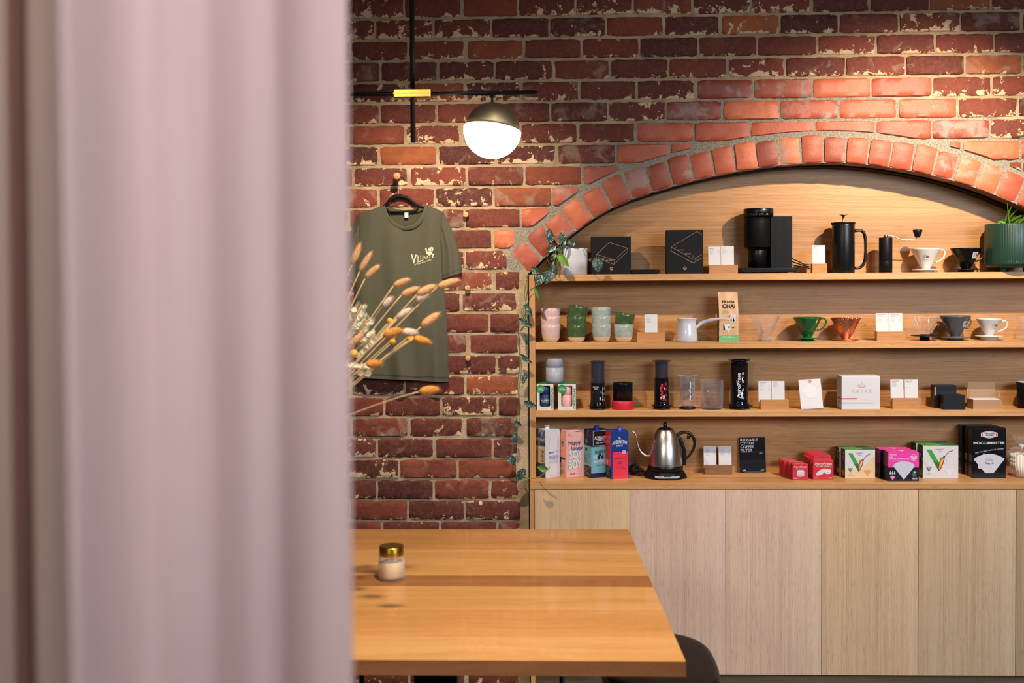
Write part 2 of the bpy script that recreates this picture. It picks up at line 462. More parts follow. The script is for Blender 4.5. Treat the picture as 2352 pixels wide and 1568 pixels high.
def row_brick(r, a, b):
    """a,b: perpend pixels at row r"""
    zt = zc0 - CH * (r - 1) - J / 2; zb = zc0 - CH * r + J / 2
    ym = 44 + 48 * (r - .5) - (a + b - 1700) * .5 * .0115
    X0 = at(a, ym, 0).x + J / 2; X1 = at(b, ym, 0).x - J / 2
    jamb = at(1197, 800, 0).x
    if r >= 12: X1 = min(X1, jamb + rng.uniform(-.008, .008))
    if X1 - X0 < .03: return
    new = r in NEWR and NEWR[r][0] <= (a + b) / 2 <= NEWR[r][1]
    foot = inner[0]; of = outer[0]
    def zf(x):
        lo, hi = zb, zt
        rz_ = ring_z(x)
        if rz_ is not None and x > of.x and not (x < foot.x and hi < of.z): lo = max(lo, rz_)
        if of.x - .012 < x < foot.x + .02 and r >= 11:
            lz = of.z + (foot.z - of.z) * (x - of.x) / (foot.x - of.x) - .014
            if hi < of.z + .05: hi = min(hi, lz) if lo < lz else lo
        if x > foot.x - .004 and r >= 12: return None
        return (lo, hi) if hi > lo else None
    t = (min(1, max(0, rng.gauss(.45 if not new else .55, .24))), rng.random(), rng.random(), 1)
    if r == 7 and a == 870: t = (1, .3, .1, 1)
    brick(wall, X0, X1, zf, NEWB if new else OLDB, t, seed=rng.random() * 50)
for r in range(-14, 37):
    P = list(ROWS.get(r, []))
    if not P:
        s0 = 806 if r % 2 == 0 else 870
        P = [s0 + 133.5 * k for k in range(15 if r < 0 else 4)]
        if r > 25: P = [p for p in P if p < 1150] + [1196]
    while P[0] > -700: P.insert(0, P[0] - 131)
    if r <= 7:
        while P[-1] < 3300: P.append(P[-1] + 137)
    for a, b in zip(P, P[1:]): row_brick(r, a, b)
    if 8 <= r <= 12:
        s0 = 2212 if r % 2 == 0 else 2280
        for k in range(8): row_brick(min(r, 11), s0 + 137 * k, s0 + 137 * (k + 1)) if r < 12 else None
    if r >= 12:   # pier to the right of the opening
        zt_ = zc0 - CH * (r - 1) - J / 2; xj = inner[-1].x + .006
        s0 = 0 if r % 2 == 0 else .12
        xs_ = [xj] + [xj + s0 + .12 + .24 * k for k in range(5)]
        for q0, q1 in zip(xs_, xs_[1:]):
            brick(wall, q0 + J / 2, q1 - J / 2, (lambda zz: (lambda x: (max(zz - CH + J, ring_z(x) or -9), zz)))(zt_), OLDB, (rng.random(), rng.random(), rng.random(), 1), seed=rng.random() * 50)
# voussoirs of the arch
vp = resample(fine, .0875)
for i in range(len(vp) - 1):
    a, b = vp[i], vp[i + 1]; c = (a + b) / 2; t = (b - a).normalized(); n = Vector((-t.z, 0, t.x))
    a = rng.uniform(-.03, .03); M = Matrix.Translation(c) @ Matrix((t, Vector((0, 1, 0)), n)).transposed().to_4x4() @ Matrix.Rotation(a, 4, 'Y')
    hw = .0875 / 2 - .0035; k = (RING - rng.uniform(.002, .016)) / RING
    top = RING * k
    brick(wall, -hw, hw, (lambda tp: (lambda x: (.001, tp)))(top), NEWB, (rng.random() * .8 + .2, rng.random(), rng.random(), 1), M=M, seed=rng.random() * 50)
# soffit of the arch and the jambs: brick ends seen from below
nb = len(wall.v)
# mortar slab behind the bricks, with the arched opening cut out
XW0, XW1, ZW = -3.4, 4.6, 3.3
jl = inner[0].x - .003; 
poly = [(XW0, 0), (jl, 0)] + [(p.x - (.003 if i == 0 else 0), p.z + .0) for i, p in enumerate(inner)] + [(inner[-1].x + .003, 0), (XW1, 0), (XW1, ZW), (XW0, ZW)]
ym0 = .0075
o = len(wall.v)
def slab(w, poly, y0, y1, m):
    n = len(poly)
    from mathutils.geometry import tessellate_polygon
    tri = tessellate_polygon([[Vector((x, z, 0)) for x, z in poly]])
    vs = [(x, y0, z) for x, z in poly] + [(x, y1, z) for x, z in poly]
    fs = [tuple(t) for t in tri] + [tuple(n + k for k in t) for t in tri] + [(i, n + i, n + (i + 1) % n, (i + 1) % n) for i in range(n)]
    w.add(vs, fs, m); w.uv += [(.5, .5)] * (2 * n); w.tone += [(.5, .5, .5, 1)] * (2 * n)
slab(wall, poly, ym0, .19, MORT)
# brick undersides lining the arch
for i in range(len(vp) - 1):
    a, b = vp[i], vp[i + 1]; c = (a + b) / 2; t = (b - a).normalized(); n = Vector((-t.z, 0, t.x))
    M = Matrix.Translation(c) @ Matrix((t, Vector((0, 1, 0)), n)).transposed().to_4x4()
    q = MB().box(-.0385, .0385, .011, .10, -.0015, .02, NEWB, M=M); wall.add(q.v, q.f, NEWB); tn = (rng.random() * .6, rng.random(), rng.random(), 1)
    wall.uv += [(.5, .5)] * 8; wall.tone += [tn] * 8
me = bpy.data.meshes.new('wall_back'); me.from_pydata(wall.v, [], wall.f)
for m in wall.mats: me.materials.append(m)
me.polygons.foreach_set('material_index', wall.m); me.polygons.foreach_set('use_smooth', wall.sm)
uvl = me.uv_layers.new(name='UVMap'); ca = me.color_attributes.new('tone', 'FLOAT_COLOR', 'POINT')
for i, c in enumerate(wall.tone): ca.data[i].color = c
for lp in me.loops: uvl.data[lp.index].uv = wall.uv[lp.vertex_index]
me.update(); me.set_sharp_from_angle(angle=math.radians(50))
wb = bpy.data.objects.new('wall_back', me); COL.objects.link(wb); struct(wb, 'weathered red brick wall with an arched recess', 'wall')

# black steel band lining the back of the recess arch
mb = MB(); yb0, yb1 = .085, DEEP + .002
for i in range(len(fine) - 1):
    pa, pb = fine[i], fine[i + 1]; na, nb_ = normal_at(fine, i), normal_at(fine, i + 1)
    vs = []
    for p, n in ((pa, na), (pb, nb_)):
        for y in (yb0, yb1):
            for k in (-.002, -.0085): vs.append(p + n * k + Vector((0, y, 0)))
    mb.add(vs, [(0, 4, 6, 2), (1, 3, 7, 5), (0, 1, 5, 4), (2, 6, 7, 3)] + ([(0, 2, 3, 1)] if i == 0 else []), BLACKM)
struct(mb.build('trim_1'), 'thin black band lining the arch', 'trim')

# ------------------------------------------------------------------ shelving unit in the recess
root = thing('wall_shelving', 'oak veneer shelving unit fitted in the arched brick recess', 'shelving', (XL0, 0, 0))
mb = MB(); pl = [(XL0 + .004, ZB - .02)] + [(p.x + (.006 if i < 4 else 0), p.z - .004) for i, p in enumerate(fine)] + [(XR1 - .004, ZB - .02)]
from mathutils.geometry import tessellate_polygon
tri = tessellate_polygon([[Vector((x, z, 0)) for x, z in pl]]); n = len(pl)
mb.add([(x, DEEP, z) for x, z in pl] + [(x, DEEP + .018, z) for x, z in pl], [tuple(t) for t in tri] + [tuple(n + k for k in t)[::-1] for t in tri], WOODX)
def wpart(mb, name, par):
    o = mb.build(name, par); o.matrix_parent_inverse = Matrix.Translation(-par.location); return o
wpart(mb, 'back_panel', root)
TH = .0265
for nm, zt in (('shelf', Z1), ('shelf', Z2), ('shelf', Z3)):
    x0 = XL1 if zt != Z1 else XL1 + .0; wpart(MB().box(x0 if zt != Z1 else XL0 + .02, XR0, .0, DEEP, zt - TH, zt, WOODS, .0008), nm, root)
wpart(MB().box(XL0, XL1, 0, DEEP, ZB, Z1 - .0, WOODSZ, .0008), 'side_panel', root)
wpart(MB().box(XR0, XR1, 0, DEEP, ZB, Z1, WOODSZ, .0008), 'side_panel', root)

# bench top
XBL = at(1217, 1115, -.10).x
ct = MB().box(XBL, XR1 + .01, -.10, DEEP, ZB - .0255, ZB, WOODS, .001).build('bench_top'); 
tag(ct, 'long oak bench top under the shelves with boxes and cartons on it', 'worktop')
# cabinets
ZD0 = at(1700, 1548, -.097).z; ZD1 = ZB - .0255 - .0022
seams = [1228.5, 1447, 1667, 1887, 2109, 2333.5, 2560]
tints = [((192, 156, 118), (216, 182, 142), (228, 196, 156)), ((190, 154, 134), (218, 184, 164), (228, 198, 178)), ((192, 156, 134), (222, 188, 164), (234, 204, 170)), ((186, 150, 112), (218, 182, 144), (232, 200, 160)), ((178, 146, 108), (210, 178, 140), (226, 198, 162)), ((154, 126, 90), (192, 162, 122), (208, 182, 144))]
names = ['pale oak cabinet door panel at the left end below the cartons', 'pinkish oak base cabinet below the kettle, behind the table corner', 'oak base cabinet below the black booklet, third from the left',
         'honey oak base cabinet below the green and white filter boxes', 'oak base cabinet with small knots below the tall black box', 'oak base cabinet cut off by the right picture edge']
names[0] = 'pale oak base cabinet at the left end, below the four cartons'
for i in range(6):
    xa = at(seams[i], 1300, -.10).x; xb = at(seams[i + 1], 1300, -.10).x
    c = thing('base_cabinet', names[i], 'cabinet', ((xa + xb) / 2, -.1, 0), 0, 'oak base cabinets under the bench top'); w = (xb - xa) / 2
    MB().box(-w + .0005, w - .0005, .0205, .245, ZD0 + .01 , ZD1 - .001, mat('cabinet_carcass', '3a3028', .7)).build('cabinet_body', c)
    dm = wood('oak_door_%d' % i, *tints[i], 'z', 230, .5, .55, .015)
    MB().box(-w + .001, w - .001, 0, .019, ZD0, ZD1, dm, .0007).build('door', c)
xa = XBL; xb = at(seams[0], 1300, -.10).x
tag(MB().box(xa, xb - .0006, -.097, DEEP, 0, ZB - .027, WOODSZ, .0006).build('end_panel'), 'narrow oak end panel between brick wall and first cabinet', 'panel')
KICK = wood('kick_wood', '4a3a2a', '6e573f', '83694c', 'x', 90, .55, .6, .1)
tag(MB().box(xb + .001, XR1, -.055, -.04, 0, ZD0 + .006, KICK).build('kick_board'), 'brown wooden kick board beneath the cabinet doors', 'panel')
# floor and ceiling
struct(MB().box(XW0, XW1, -7, .19, 3.3, 3.4, mat('ceiling_paint', '8a8580', .9)).build('ceiling'), 'plain ceiling', 'ceiling')
fl = mat('floor_concrete', 'ffffff', .5); t = NT(fl); t.l(t.ramp(t.noise(t.obj(), 3, 6), [(.3, '6e675f'), (.7, '8c847a')]), t.b.inputs['Base Color'])
struct(MB().box(XW0, XW1, -7, .19, -.05, 0, fl).build('floor'), 'grey concrete floor', 'floor')
# wooden wall plugs in the brick joints
PLUG = wood('plug_wood', 'b98a52', 'd9aa70', 'e6bd85', 'y', 200, .6)
for k, (px, py, d) in enumerate([(1070, 493, 'uppermost small wooden wall plug, in the brick joint right of the shirt shoulder'), (1074, 661, 'small wooden wall plug right of the shirt sleeve hem'), (1075, 822, 'lowest small wooden wall plug, in the bricks right of the shirt body')]):
    c = at(px, py, -.01); mb = MB(); M = Matrix.Translation(c) @ Matrix.Rotation(PI / 2, 4, 'X')
    mb.lathe([(0, .012), (.0095, .012), (.011, .010), (.011, -.02), (0, -.02)], PLUG, 14, M=M)
    mb.lathe([(0, .0125), (.0022, .0125), (.0022, .0115)], INK, 10, c=(.001, .001, 0), M=M)
    tag(mb.build('wall_plug'), d, 'plug', 'wooden plugs in the brick wall')
# ================================================================== things on the shelves
def X(px, py=700, Y=.05): return at(px, py, Y).x
def spx(Y): return (CAMD + Y) / F          # metres per pixel at depth Y
def clearish(name, col, rough, a0, a1):
    m = mat(name, col, rough, 0, Coat_Weight=.6); t = NT(m); lw = t.n('ShaderNodeLayerWeight'); lw.inputs['Blend'].default_value = .35
    t.l(t.ramp(lw.outputs['Facing'], [(0.3, a0), (.95, a1)]), t.b.inputs['Alpha']); return m
GLASS = clearish('clear_glass', 'd0d2e2', .03, .03, .8)
def clear_mat(name, col, rough=.05, ior=1.3):
    return mat(name, col, rough, 0, Transmission_Weight=1.0, IOR=ior)
CLEARP = clearish('clear_plastic', 'b4b8d4', .05, .05, .85)
SMOKE = mat('smoky_plastic', '3a3c48', .12, 0, Transmission_Weight=.55, IOR=1.3)
# ---- card holders and price cards
def card_holder(px0, px1, ytop, Y, z, label, m=BLOCK, dep=.03):
    x0, x1 = X(px0, ytop, Y), X(px1, ytop, Y); zt = at((px0 + px1) / 2, ytop, Y).z; h = zt - z
    w = (x1 - x0) / 2; o = thing('card_holder', label, 'card holder', ((x0 + x1) / 2, Y, z), 0, 'oak blocks holding price cards')
    MB().box(-w, w, 0, .011, 0, h, m, .0008).box(-w, w, .014, dep, 0, h, m, .0008).box(-w, w, .0105, .0145, 0, h * .45, m).build('block', o)
    return zt, h
def price_card(px0, px1, y0, y1, Y, z, label, head, sub=(), seed=0, lean=.12, rz=0, group='white price cards'):
    """y1: where the card enters the block"""
    yc = Y + .0125
    x0, x1 = X(px0, y0, yc), X(px1, y0, yc); zt = at((px0 + px1) / 2, y0, yc).z; zb = at((px0 + px1) / 2, y1, yc).z - .012
    w = x1 - x0; h = (zt - zb); o = thing('price_card', label, 'card', ((x0 + x1) / 2, yc, zb), rz, group)
    o.rotation_euler = (-lean, 0, rz)
    MB().box(-w / 2, w / 2, 0, .0006, 0, h, WHITE).build('card_stock', o)
    p = Print(face_front(0)); hh = h - .012
    if head: p.text(head, -w * .42, h - .0085, -w * .42 + w * min(.84, .055 * len(head)), h - .0053, mat('card_print', '44444c', .7), .01)
    rr = random.Random(seed); y = h - .014; n = 0
    while y > h * .42 and n < 6:
        if rr.random() < .8:
            p.rect(-w * .4, y, -w * .4 + w * rr.uniform(.25, .45), y + .0009, GREYINK); 
            if sub: p.rect(w * .28, y, w * .4, y + .0009, GREYINK)
        y -= rr.choice([.003, .0045, .006]); n += 1
    p.build('card_print', o, 'card_stock')
    return o
# top shelf
Yc = .03
card_holder(1629, 1695, 608, Yc, Z1, 'oak card block between the second black box and the coffee grinder')
price_card(1627, 1656, 566, 609, Yc, Z1, 'left half of the wide price card pair beside the second black box', 'Scales', (1,), 1, .06, .05)
price_card(1656.5, 1686, 565, 608, Yc, Z1, 'price card touching its twin, on the grinder side', 'Scales', (1,), 2, .06, .03)
card_holder(1866, 1900, 605, Yc, Z1, 'small oak card block between grinder cable and french press')
price_card(1866.5, 1896, 563, 606, Yc, Z1, 'price card standing between the grinder and the french press', 'Espro P7', (), 3, .04)
# second shelf
card_holder(1463, 1527, 763, Yc, Z2, 'oak card block between the last cup stack and the white coffee pot')
price_card(1481, 1510, 722, 764, Yc, Z2, 'single price card right of the ceramic cups', 'Ceramic Cup', (), 4, .03)
card_holder(2014, 2080, 761, Yc, Z2, 'oak card block between copper dripper and clear glass dripper')
price_card(2012, 2042, 719, 761, Yc, Z2, 'left price card of the pair right of the copper dripper', 'V60 Drippers', (1,), 5, .05, .02)
price_card(2043.5, 2073, 719, 761, Yc, Z2, 'right price card of the pair, next to the clear glass dripper', 'Kasuya Series', (1,), 6, .05, -.02)
# third shelf
card_holder(1747, 1812, 918, Yc, Z3, 'oak card block right of the tallest dark coffee press')
price_card(1742.5, 1772, 875, 918, Yc, Z3, 'left price card of the pair beside the tallest coffee press', 'AeroPress', (1,), 7, .07, .02)
price_card(1773, 1802.5, 875, 918, Yc, Z3, 'right price card of the pair beside the tallest coffee press', 'Travel', (), 8, .07, -.01)
card_holder(2050, 2115, 914, Yc, Z3, 'oak card block between the pale logo box and small black boxes')
price_card(2046, 2076, 871, 914, Yc, Z3, 'left price card of the pair right of the pale logo box', 'Lotus Water', (), 9, .07, .02)
price_card(2079, 2109, 871, 913, Yc, Z3, 'right price card of the pair, left of the small black boxes', 'Blue Line', (1,), 10, .07, -.01)

# ---- generic carton box built by its front face in the photograph
def boxat(name, label, cat, px0, px1, ytop, Yf, z, dep, m, group=None, rz=0, parts=None, bev=.0008, kids='carton'):
    x0, x1 = X(px0, ytop, Yf), X(px1, ytop, Yf); h = at((px0 + px1) / 2, ytop, Yf).z - z; w = x1 - x0
    o = thing(name, label, cat, ((x0 + x1) / 2, Yf, z), rz, group)
    if m is not None: MB().box(-w / 2, w / 2, 0, dep, 0, h, m, bev).build(kids, o)
    return o, w, h
def uvpx(w, h, px0, px1, y0, y1):
    """maps photo pixels of a front face to its u,v"""
    return lambda x, y: ((x - px0) / (px1 - px0) * w - w / 2, (y1 - y) / (y1 - y0) * h)
# black scale boxes with line drawings
LINE = mat('copper_print', 'b08c74', .5)
BBOX = mat('black_card', '1f1f22', .55)
o, w, h = boxat('scale_box', 'black box with thin line drawing, next to the white plant pot', 'box', 1358, 1449, 543, .012, Z1, .055, BBOX)
f = uvpx(w, h, 1358, 1449, 543, 629); p = Print(face_front(0))
g = lambda *c: [f(1180 + x / 5.88, 460 + y / 5.88) for x, y in c]
p.line(g((1290, 567), (1535, 645), (1360, 805), (1120, 725)), .0011, LINE, close=True)
p.line(g((1120, 725), (1110, 770), (1350, 862), (1538, 690), (1535, 645)), .0011, LINE); p.line(g((1360, 805), (1350, 862)), .0009, LINE)
a, b = g((1145, 800), (1225, 775)); p.text('0255', a[0], a[1], b[0], b[1], LINE, sk=0); a, b = g((1240, 818), (1335, 792)); p.text('vol 3000', a[0], a[1], b[0], b[1], LINE)
c = g((1319, 918))[0]; p.disc(c[0], c[1], .0068, LINE); p.disc(c[0], c[1], .0042, BBOX, 2); p.disc(c[0], c[1] - .001, .0018, LINE, 3)
p.build('printed_drawing', o)
o, w, h = boxat('scale_box', 'black box with large cropped line drawing, left of a card pair', 'box', 1531, 1615, 528, .012, Z1, .055, BBOX)
f = uvpx(w, h, 1531, 1615, 528, 628); p = Print(face_front(0)); g = lambda *c: [f(1500 + x / 5.88, 460 + y / 5.88) for x, y in c]
p.line(g((655, 458), (592, 422), (245, 625), (550, 797), (655, 730)), .0011, LINE); p.line(g((245, 625), (245, 680), (540, 845), (655, 775)), .0011, LINE); p.line(g((252, 690), (540, 838)), .0006, LINE)
for cx, cy, r in ((308, 624, 12), (543, 752, 12), (575, 795, 9)): q = g((cx, cy))[0]; p.ring(q[0], q[1], r / 5.88 * spx(0), .0006, LINE, n=12)
a, b = g((335, 660), (415, 640)); p.text('0255', a[0], a[1] - .004, b[0], b[1] - .006, LINE); a, b = g((430, 715), (510, 690)); p.text('3000', a[0], a[1] - .004, b[0], b[1] - .006, LINE)
c = g((430, 912))[0]; p.disc(c[0], c[1], .0068, LINE); p.disc(c[0], c[1], .0042, BBOX, 2); p.disc(c[0], c[1] - .001, .0018, LINE, 3)
p.build('printed_drawing', o)
o, w, h = boxat('coffee_scale', 'flat black coffee scale lying between the two black boxes', 'scale', 1451, 1517, 619.5, .01, Z1, .11, None)
MB().box(-w / 2, w / 2, 0, .11, .003, h, BLACKM, .002).box(-w / 2 + .008, w / 2 - .008, .008, .1, 0, .004, BLACK).build('scale_body', o)
MB().box(-w / 2 + .004, w / 2 - .004, .03, .106, h, h + .0015, BLACK, .0007).build('platform', o)

# ---- electric grinder
Yg = .02; z = Z1; gx = X(1767, 600, Yg); k = spx(Yg + .04)
o = thing('coffee_grinder', 'tall black electric coffee grinder on the top shelf', 'grinder', (gx, Yg, z))
u = lambda px: (px - 1767) * k; vz = lambda py: (626.5 - py) * k
GRM = mat('grinder_black_ribbed', '1c1e22', .5); t = NT(GRM); t.bump(t.noise(t.obj((900, 1, 1)), 1, 1), .4, .002)
MB().box(u(1704), u(1829), 0, .115, .004, vz(614), BLACKM, .003).build('base', o)
MB().box(u(1774), u(1822), .03, .105, vz(615), vz(497), GRM, .001).build('motor_housing', o)
cx = u(1745.5); r = 29.5 * k
mb = MB(); mb.lathe([(0, vz(567)), (r * .97, vz(567)), (r, vz(566)), (r, vz(506)), (r, vz(505.5)), (r * .985, vz(505)), (r, vz(504.5)), (r, vz(498)), (0, vz(498))], BLACKM, 56, c=(cx, .055, 0)); mb.build('burr_chamber', o)
mb = MB(); r2 = 33.5 * k; cx2 = u(1748.5); mb.lathe([(0, vz(498)), (r2, vz(498)), (r2, vz(480)), (r2 * .97, vz(479)), (r2 * .9, vz(479)), (0, vz(479.5))], BLACK, 56, c=(cx2, .055, 0)); hop = mb.build('hopper_lid', o)
p = Print(lambda uu, vv, L: (cx2 + (r2 + .0003) * math.cos(-PI / 2 + uu / r2), .055 + (r2 + .0003) * math.sin(-PI / 2 + uu / r2), vv))
for i in range(14):
    uu = (-24 + i * 3.2) * k; p.rect(uu, vz(494), uu + .0008, vz(494) + (.003 if i % 4 else .006), WHITE)
uu = 14 * k; p.poly([(uu - .0035, vz(494)), (uu + .0035, vz(494)), (uu, vz(490))], WHITE); p.rect(3 * k, vz(482), 9 * k, vz(481), WHITE); p.build('scale_marks', o, 'hopper_lid')
mb = MB(); r3 = 20.5 * k; cx3 = u(1746.5); mb.lathe([(0, vz(613)), (r3, vz(613)), (r3, vz(573)), (r3 * .96, vz(571)), (0, vz(571))], BLACK, 44, c=(cx3, .06, 0)); mb.build('grounds_cup', o)
mb = MB()
for q in range(3):
    mb.tube([Vector((u(1818), .085 + .004 * q, vz(588 + 8 * q))), Vector((u(1838), .07, vz(598 + 6 * q))), Vector((u(1852), .06 - .004 * q, vz(606 + 3 * q))), Vector((u(1864), .05, vz(608 + 4 * q)))], .0022, BLACK, 8)
mb.tube([Vector((u(1824), .06, vz(622))), Vector((u(1833), .05, vz(616))), Vector((u(1846), .04, vz(611))), Vector((u(1864), .06, vz(612)))], .0022, BLACK, 8)
mb.build('power_cord', o)

# ---- french press
Yg = .058; fx = X(1937, 600, Yg); k = spx(Yg)
o = thing('french_press', 'matte black french press with looped handle and steel plunger knob', 'french press', (fx, Yg, Z1)); vz = lambda py: (626 - py) * k
r = 25 * k; mb = MB(); mb.lathe([(0, 0), (r * .98, 0), (r, .002), (r, vz(519)), (r * .99, vz(518)), (r * 1.02, vz(516)), (0, vz(516))], mat('satin_black', '16181d', .3), 56).build('body', o)
mb = MB(); mb.lathe([(r * 1.0, vz(517)), (r * 1.06, vz(513.5)), (r * 1.08, vz(512)), (r * .9, vz(511)), (r * .3, vz(510.5)), (0, vz(510.5))], BLACKM, 48); mb.tube([(-r * .9, 0, vz(516)), (-r * 1.12, 0, vz(512.5))], [.006, .003], BLACKM, 8, 1.4); mb.build('lid', o)
mb = MB(); mb.lathe([(.0035, vz(511)), (.0045, vz(509.5)), (.003, vz(508)), (.004, vz(502)), (.0065, vz(496)), (.016, vz(495)), (.0165, vz(494)), (.004, vz(493.4)), (0, vz(493.4))], STEEL, 24).build('plunger', o)
mb = MB(); hp = [(r * .95, 0, vz(531)), (40 * k, 0, vz(529)), (47 * k, 0, vz(536)), (50 * k, 0, vz(552)), (50.5 * k, 0, vz(575)), (49 * k, 0, vz(597)), (44 * k, 0, vz(610)), (35 * k, 0, vz(616)), (r * .93, 0, vz(615))]
mb.tube(smoothp([Vector(q) for q in resample(hp, .006)], 2), .0062, BLACK, 12, 1.3).build('handle', o)

# ---- hand grinder
Yg = .058; fx = X(2034, 600, Yg); k = spx(Yg); vz = lambda py: (625 - py) * k
o = thing('hand_grinder', 'slim black hand grinder with steel crank and black knob', 'hand grinder', (fx, Yg, Z1)); r = 14.8 * k
MB().lathe([(0, 0), (r, 0), (r, vz(599)), (r * .985, vz(598.5)), (r, vz(598)), (r, vz(546)), (r * .97, vz(545.3)), (0, vz(545.3))], BLACKM, 44).build('body', o)
mb = MB(); mb.lathe([(.0045, vz(545.5)), (.008, vz(545)), (.008, vz(539.6)), (0, vz(539.6))], STEEL, 20)
mb.tube(smoothp(resample([(.004, 0, vz(542)), (16 * k, -.004, vz(542)), (24 * k, -.006, vz(546)), (35 * k, -.009, vz(551)), (44 * k, -.011, vz(551.3)), (64 * k, -.016, vz(550.8)), (67.5 * k, -.017, vz(547)), (68 * k, -.017, vz(540))], .004), 2), .0019, STEEL, 8, 1.5); mb.build('crank_arm', o)
MB().lathe([(0, vz(546)), (.0095, vz(546)), (.0105, vz(544.5)), (.0195, vz(530.5)), (.0185, vz(528.7)), (.01, vz(528.2)), (0, vz(528.2))], BLACK, 28, c=(68.5 * k, -.017, 0)).build('crank_knob', o)

# ---- pour-over drippers
def dripper(label, px, py_rim, rw, py_saucer, sw, base_w, pyb, z, mt, handle=None, ribs=0, rib_amp=.0, mat_base=None, hx=0, hm=None, sticker=None, Y=.062, thin=.0028, cone_b=None, swirl=0, round_seg=None, tumble=None):
    k = spx(Y); xx = X(px, pyb, Y); o = thing('pour_over_dripper', label, 'dripper', (xx, Y, z)); vz = lambda py: (pyb - py) * k
    rr = rw / 2 * k; rb = (cone_b or 9) * k; zr = vz(py_rim); zs = vz(py_saucer); r_s = sw / 2 * k; bw = base_w / 2 * k
    n = 16
    pr = []
    for i in range(n + 1):
        tt = i / n; pr.append((rb + (rr - rb) * (tt ** .93), zs + .004 + (zr - zs - .004) * tt))
    pr2 = [(q[0] - thin, q[1]) for q in pr]
    prof = [(rb - thin, zs)] + pr + [(rr - thin * .5, zr + .0008)] + pr2[::-1]
    def fn(a, i):
        j = min(i, 2 * n + 2 - i); tt = max(0, min(1, (j - 1) / n))
        return 1 + rib_amp * tt * math.cos(ribs * (a + swirl * tt))
    MB().lathe(prof, mt, round_seg or (ribs * 12 if ribs else 72), fn=fn if ribs else None).build('cone', o)
    mb_ = mat_base or mt
    MB().lathe([(rb - thin, zs + .005), (rb + .001, zs + .005), (rb + .004, zs + .0018), (r_s, zs + .0012), (r_s + .0006, zs - .0003), (r_s - .001, zs - .0018), (bw + .001, zs - .0022), (bw, zs - .003), (bw, 0), (bw - .003, 0), (bw - .003, zs - .002), (rb - thin, zs - .001), (rb - thin, zs + .005)], mb_, 56).build('saucer', o)
    if handle:
        pts = [Vector((a * k, -.004 * hx, vz(b))) for a, b in handle]
        MB().tube(smoothp([Vector(q) for q in resample(pts, .004)], 2), hm[1] if hm else .0036, (hm[0] if hm else mt), 10, 1.2 if not hm else 1).build('handle', o)
    if sticker:
        u, v, w_, h_ = sticker
        rf = lambda zz: rb + (rr - rb) * (max(0, min(1, (zz - zs - .004) / (zr - zs - .004))) ** .93) + .0004
        p = Print(face_cone(rf)); u *= k; v = vz(v); w_ *= k; h_ *= k
        p.rect(u - w_ / 2, v - h_ / 2, u + w_ / 2, v + h_ / 2, WHITE, 1, 6)
        p.text('HARIO', u - w_ * .42, v + h_ * .28, u + w_ * .05, v + h_ * .4, INK, 0, 3); p.lines(u - w_ * .42, v - h_ * .3, u - w_ * .08, v + h_ * .2, 3, GREYINK, L=3)
        p.rect(u + .0 * w_, v - h_ * .12, u + w_ * .2, v + h_ * .22, INK, 3); p.rect(u + w_ * .22, v - h_ * .12, u + w_ * .44, v + h_ * .22, RED, 3); p.rect(u + w_ * .0, v + h_ * .03, u + w_ * .44, v + h_ * .06, WHITE, 4)
        p.build('sticker', o, 'cone')
    return o
CERW = mat('white_ceramic', 'd2d0ce', .15, Coat_Weight=.3); CERB = mat('black_ceramic', '121213', .2)
CERG = mat('green_ceramic', '1e5a2c', .12, Coat_Weight=.4); CERGR = mat('grey_ceramic', '54565c', .2)
COPP = mat('copper', 'e8a084', .36, 1)
HAND = [(28, 577), (38, 573), (43, 580), (40, 592), (30, 600), (20, 602)]
sh = lambda pts, dy: [(a, b + dy) for a, b in pts]
dripper('glossy white ceramic dripper on the top shelf beside the hand grinder', 2126.5, 571, 67, 619, 59, 36, 625, Z1, CERW, HAND, sticker=(-7, 590, 14, 12))
dripper('black ceramic dripper with white sticker, left of the green planter', 2218.5, 570, 69, 618, 62, 34, 624, Z1, CERB, [(25, 578), (36, 574), (40, 582), (36, 592), (28, 598), (20, 600)], sticker=(13, 586, 16, 14))
dripper('clear plastic dripper with swirl ribs beside the chai bag', 1757.5, 727, 65, 777, 59, 26, 783.5, Z2, CLEARP, sh([(26, 577), (37, 572), (43, 580), (40, 590), (30, 598), (20, 602)], 158), ribs=20, rib_amp=.035, swirl=.9)
dripper('glossy dark green ceramic dripper on the second shelf', 1854.5, 730, 66, 777, 57, 28, 783.5, Z2, CERG, sh(HAND, 158))
dripper('ribbed copper dripper with thin wire handle', 1942.5, 733, 65, 782, 61, 46, 785, Z2, COPP, [(22, 777), (17, 772), (18, 766), (30, 757), (42, 752), (44, 745), (38, 742), (33, 747)], ribs=22, rib_amp=.055, swirl=1.3, hm=(mat('brass_wire', 'b99a64', .3, 1), .0009))
bowl = dripper('clear fluted glass dripper on a black plastic base', 2123.5, 731, 64, 773, 60, 22, 784, Z2, GLASS, [(12, 772), (22, 766), (30, 752), (36, 750), (38, 744), (32, 742), (27, 745)], ribs=16, rib_amp=.06, mat_base=BLACK, hm=(BLACK, .0042))
dripper('dark grey ceramic dripper with white sticker on the second shelf', 2194, 728, 69, 777, 61, 34, 783.5, Z2, CERGR, sh([(27, 576), (34, 578), (35, 587), (28, 597), (22, 600)], 158), sticker=(16, 746, 14, 13))
dripper('small white ceramic dripper at the right end of second shelf', 2272, 735, 57, 774, 60, 38, 783.5, Z2, CERW, [(20, 744), (34, 739), (41, 745), (38, 756), (28, 762), (16, 765)], sticker=(5, 750, 14, 11))
dripper('clear glass dripper cut off by the right picture edge', 2362, 731, 50, 776, 52, 26, 783.5, Z2, GLASS)

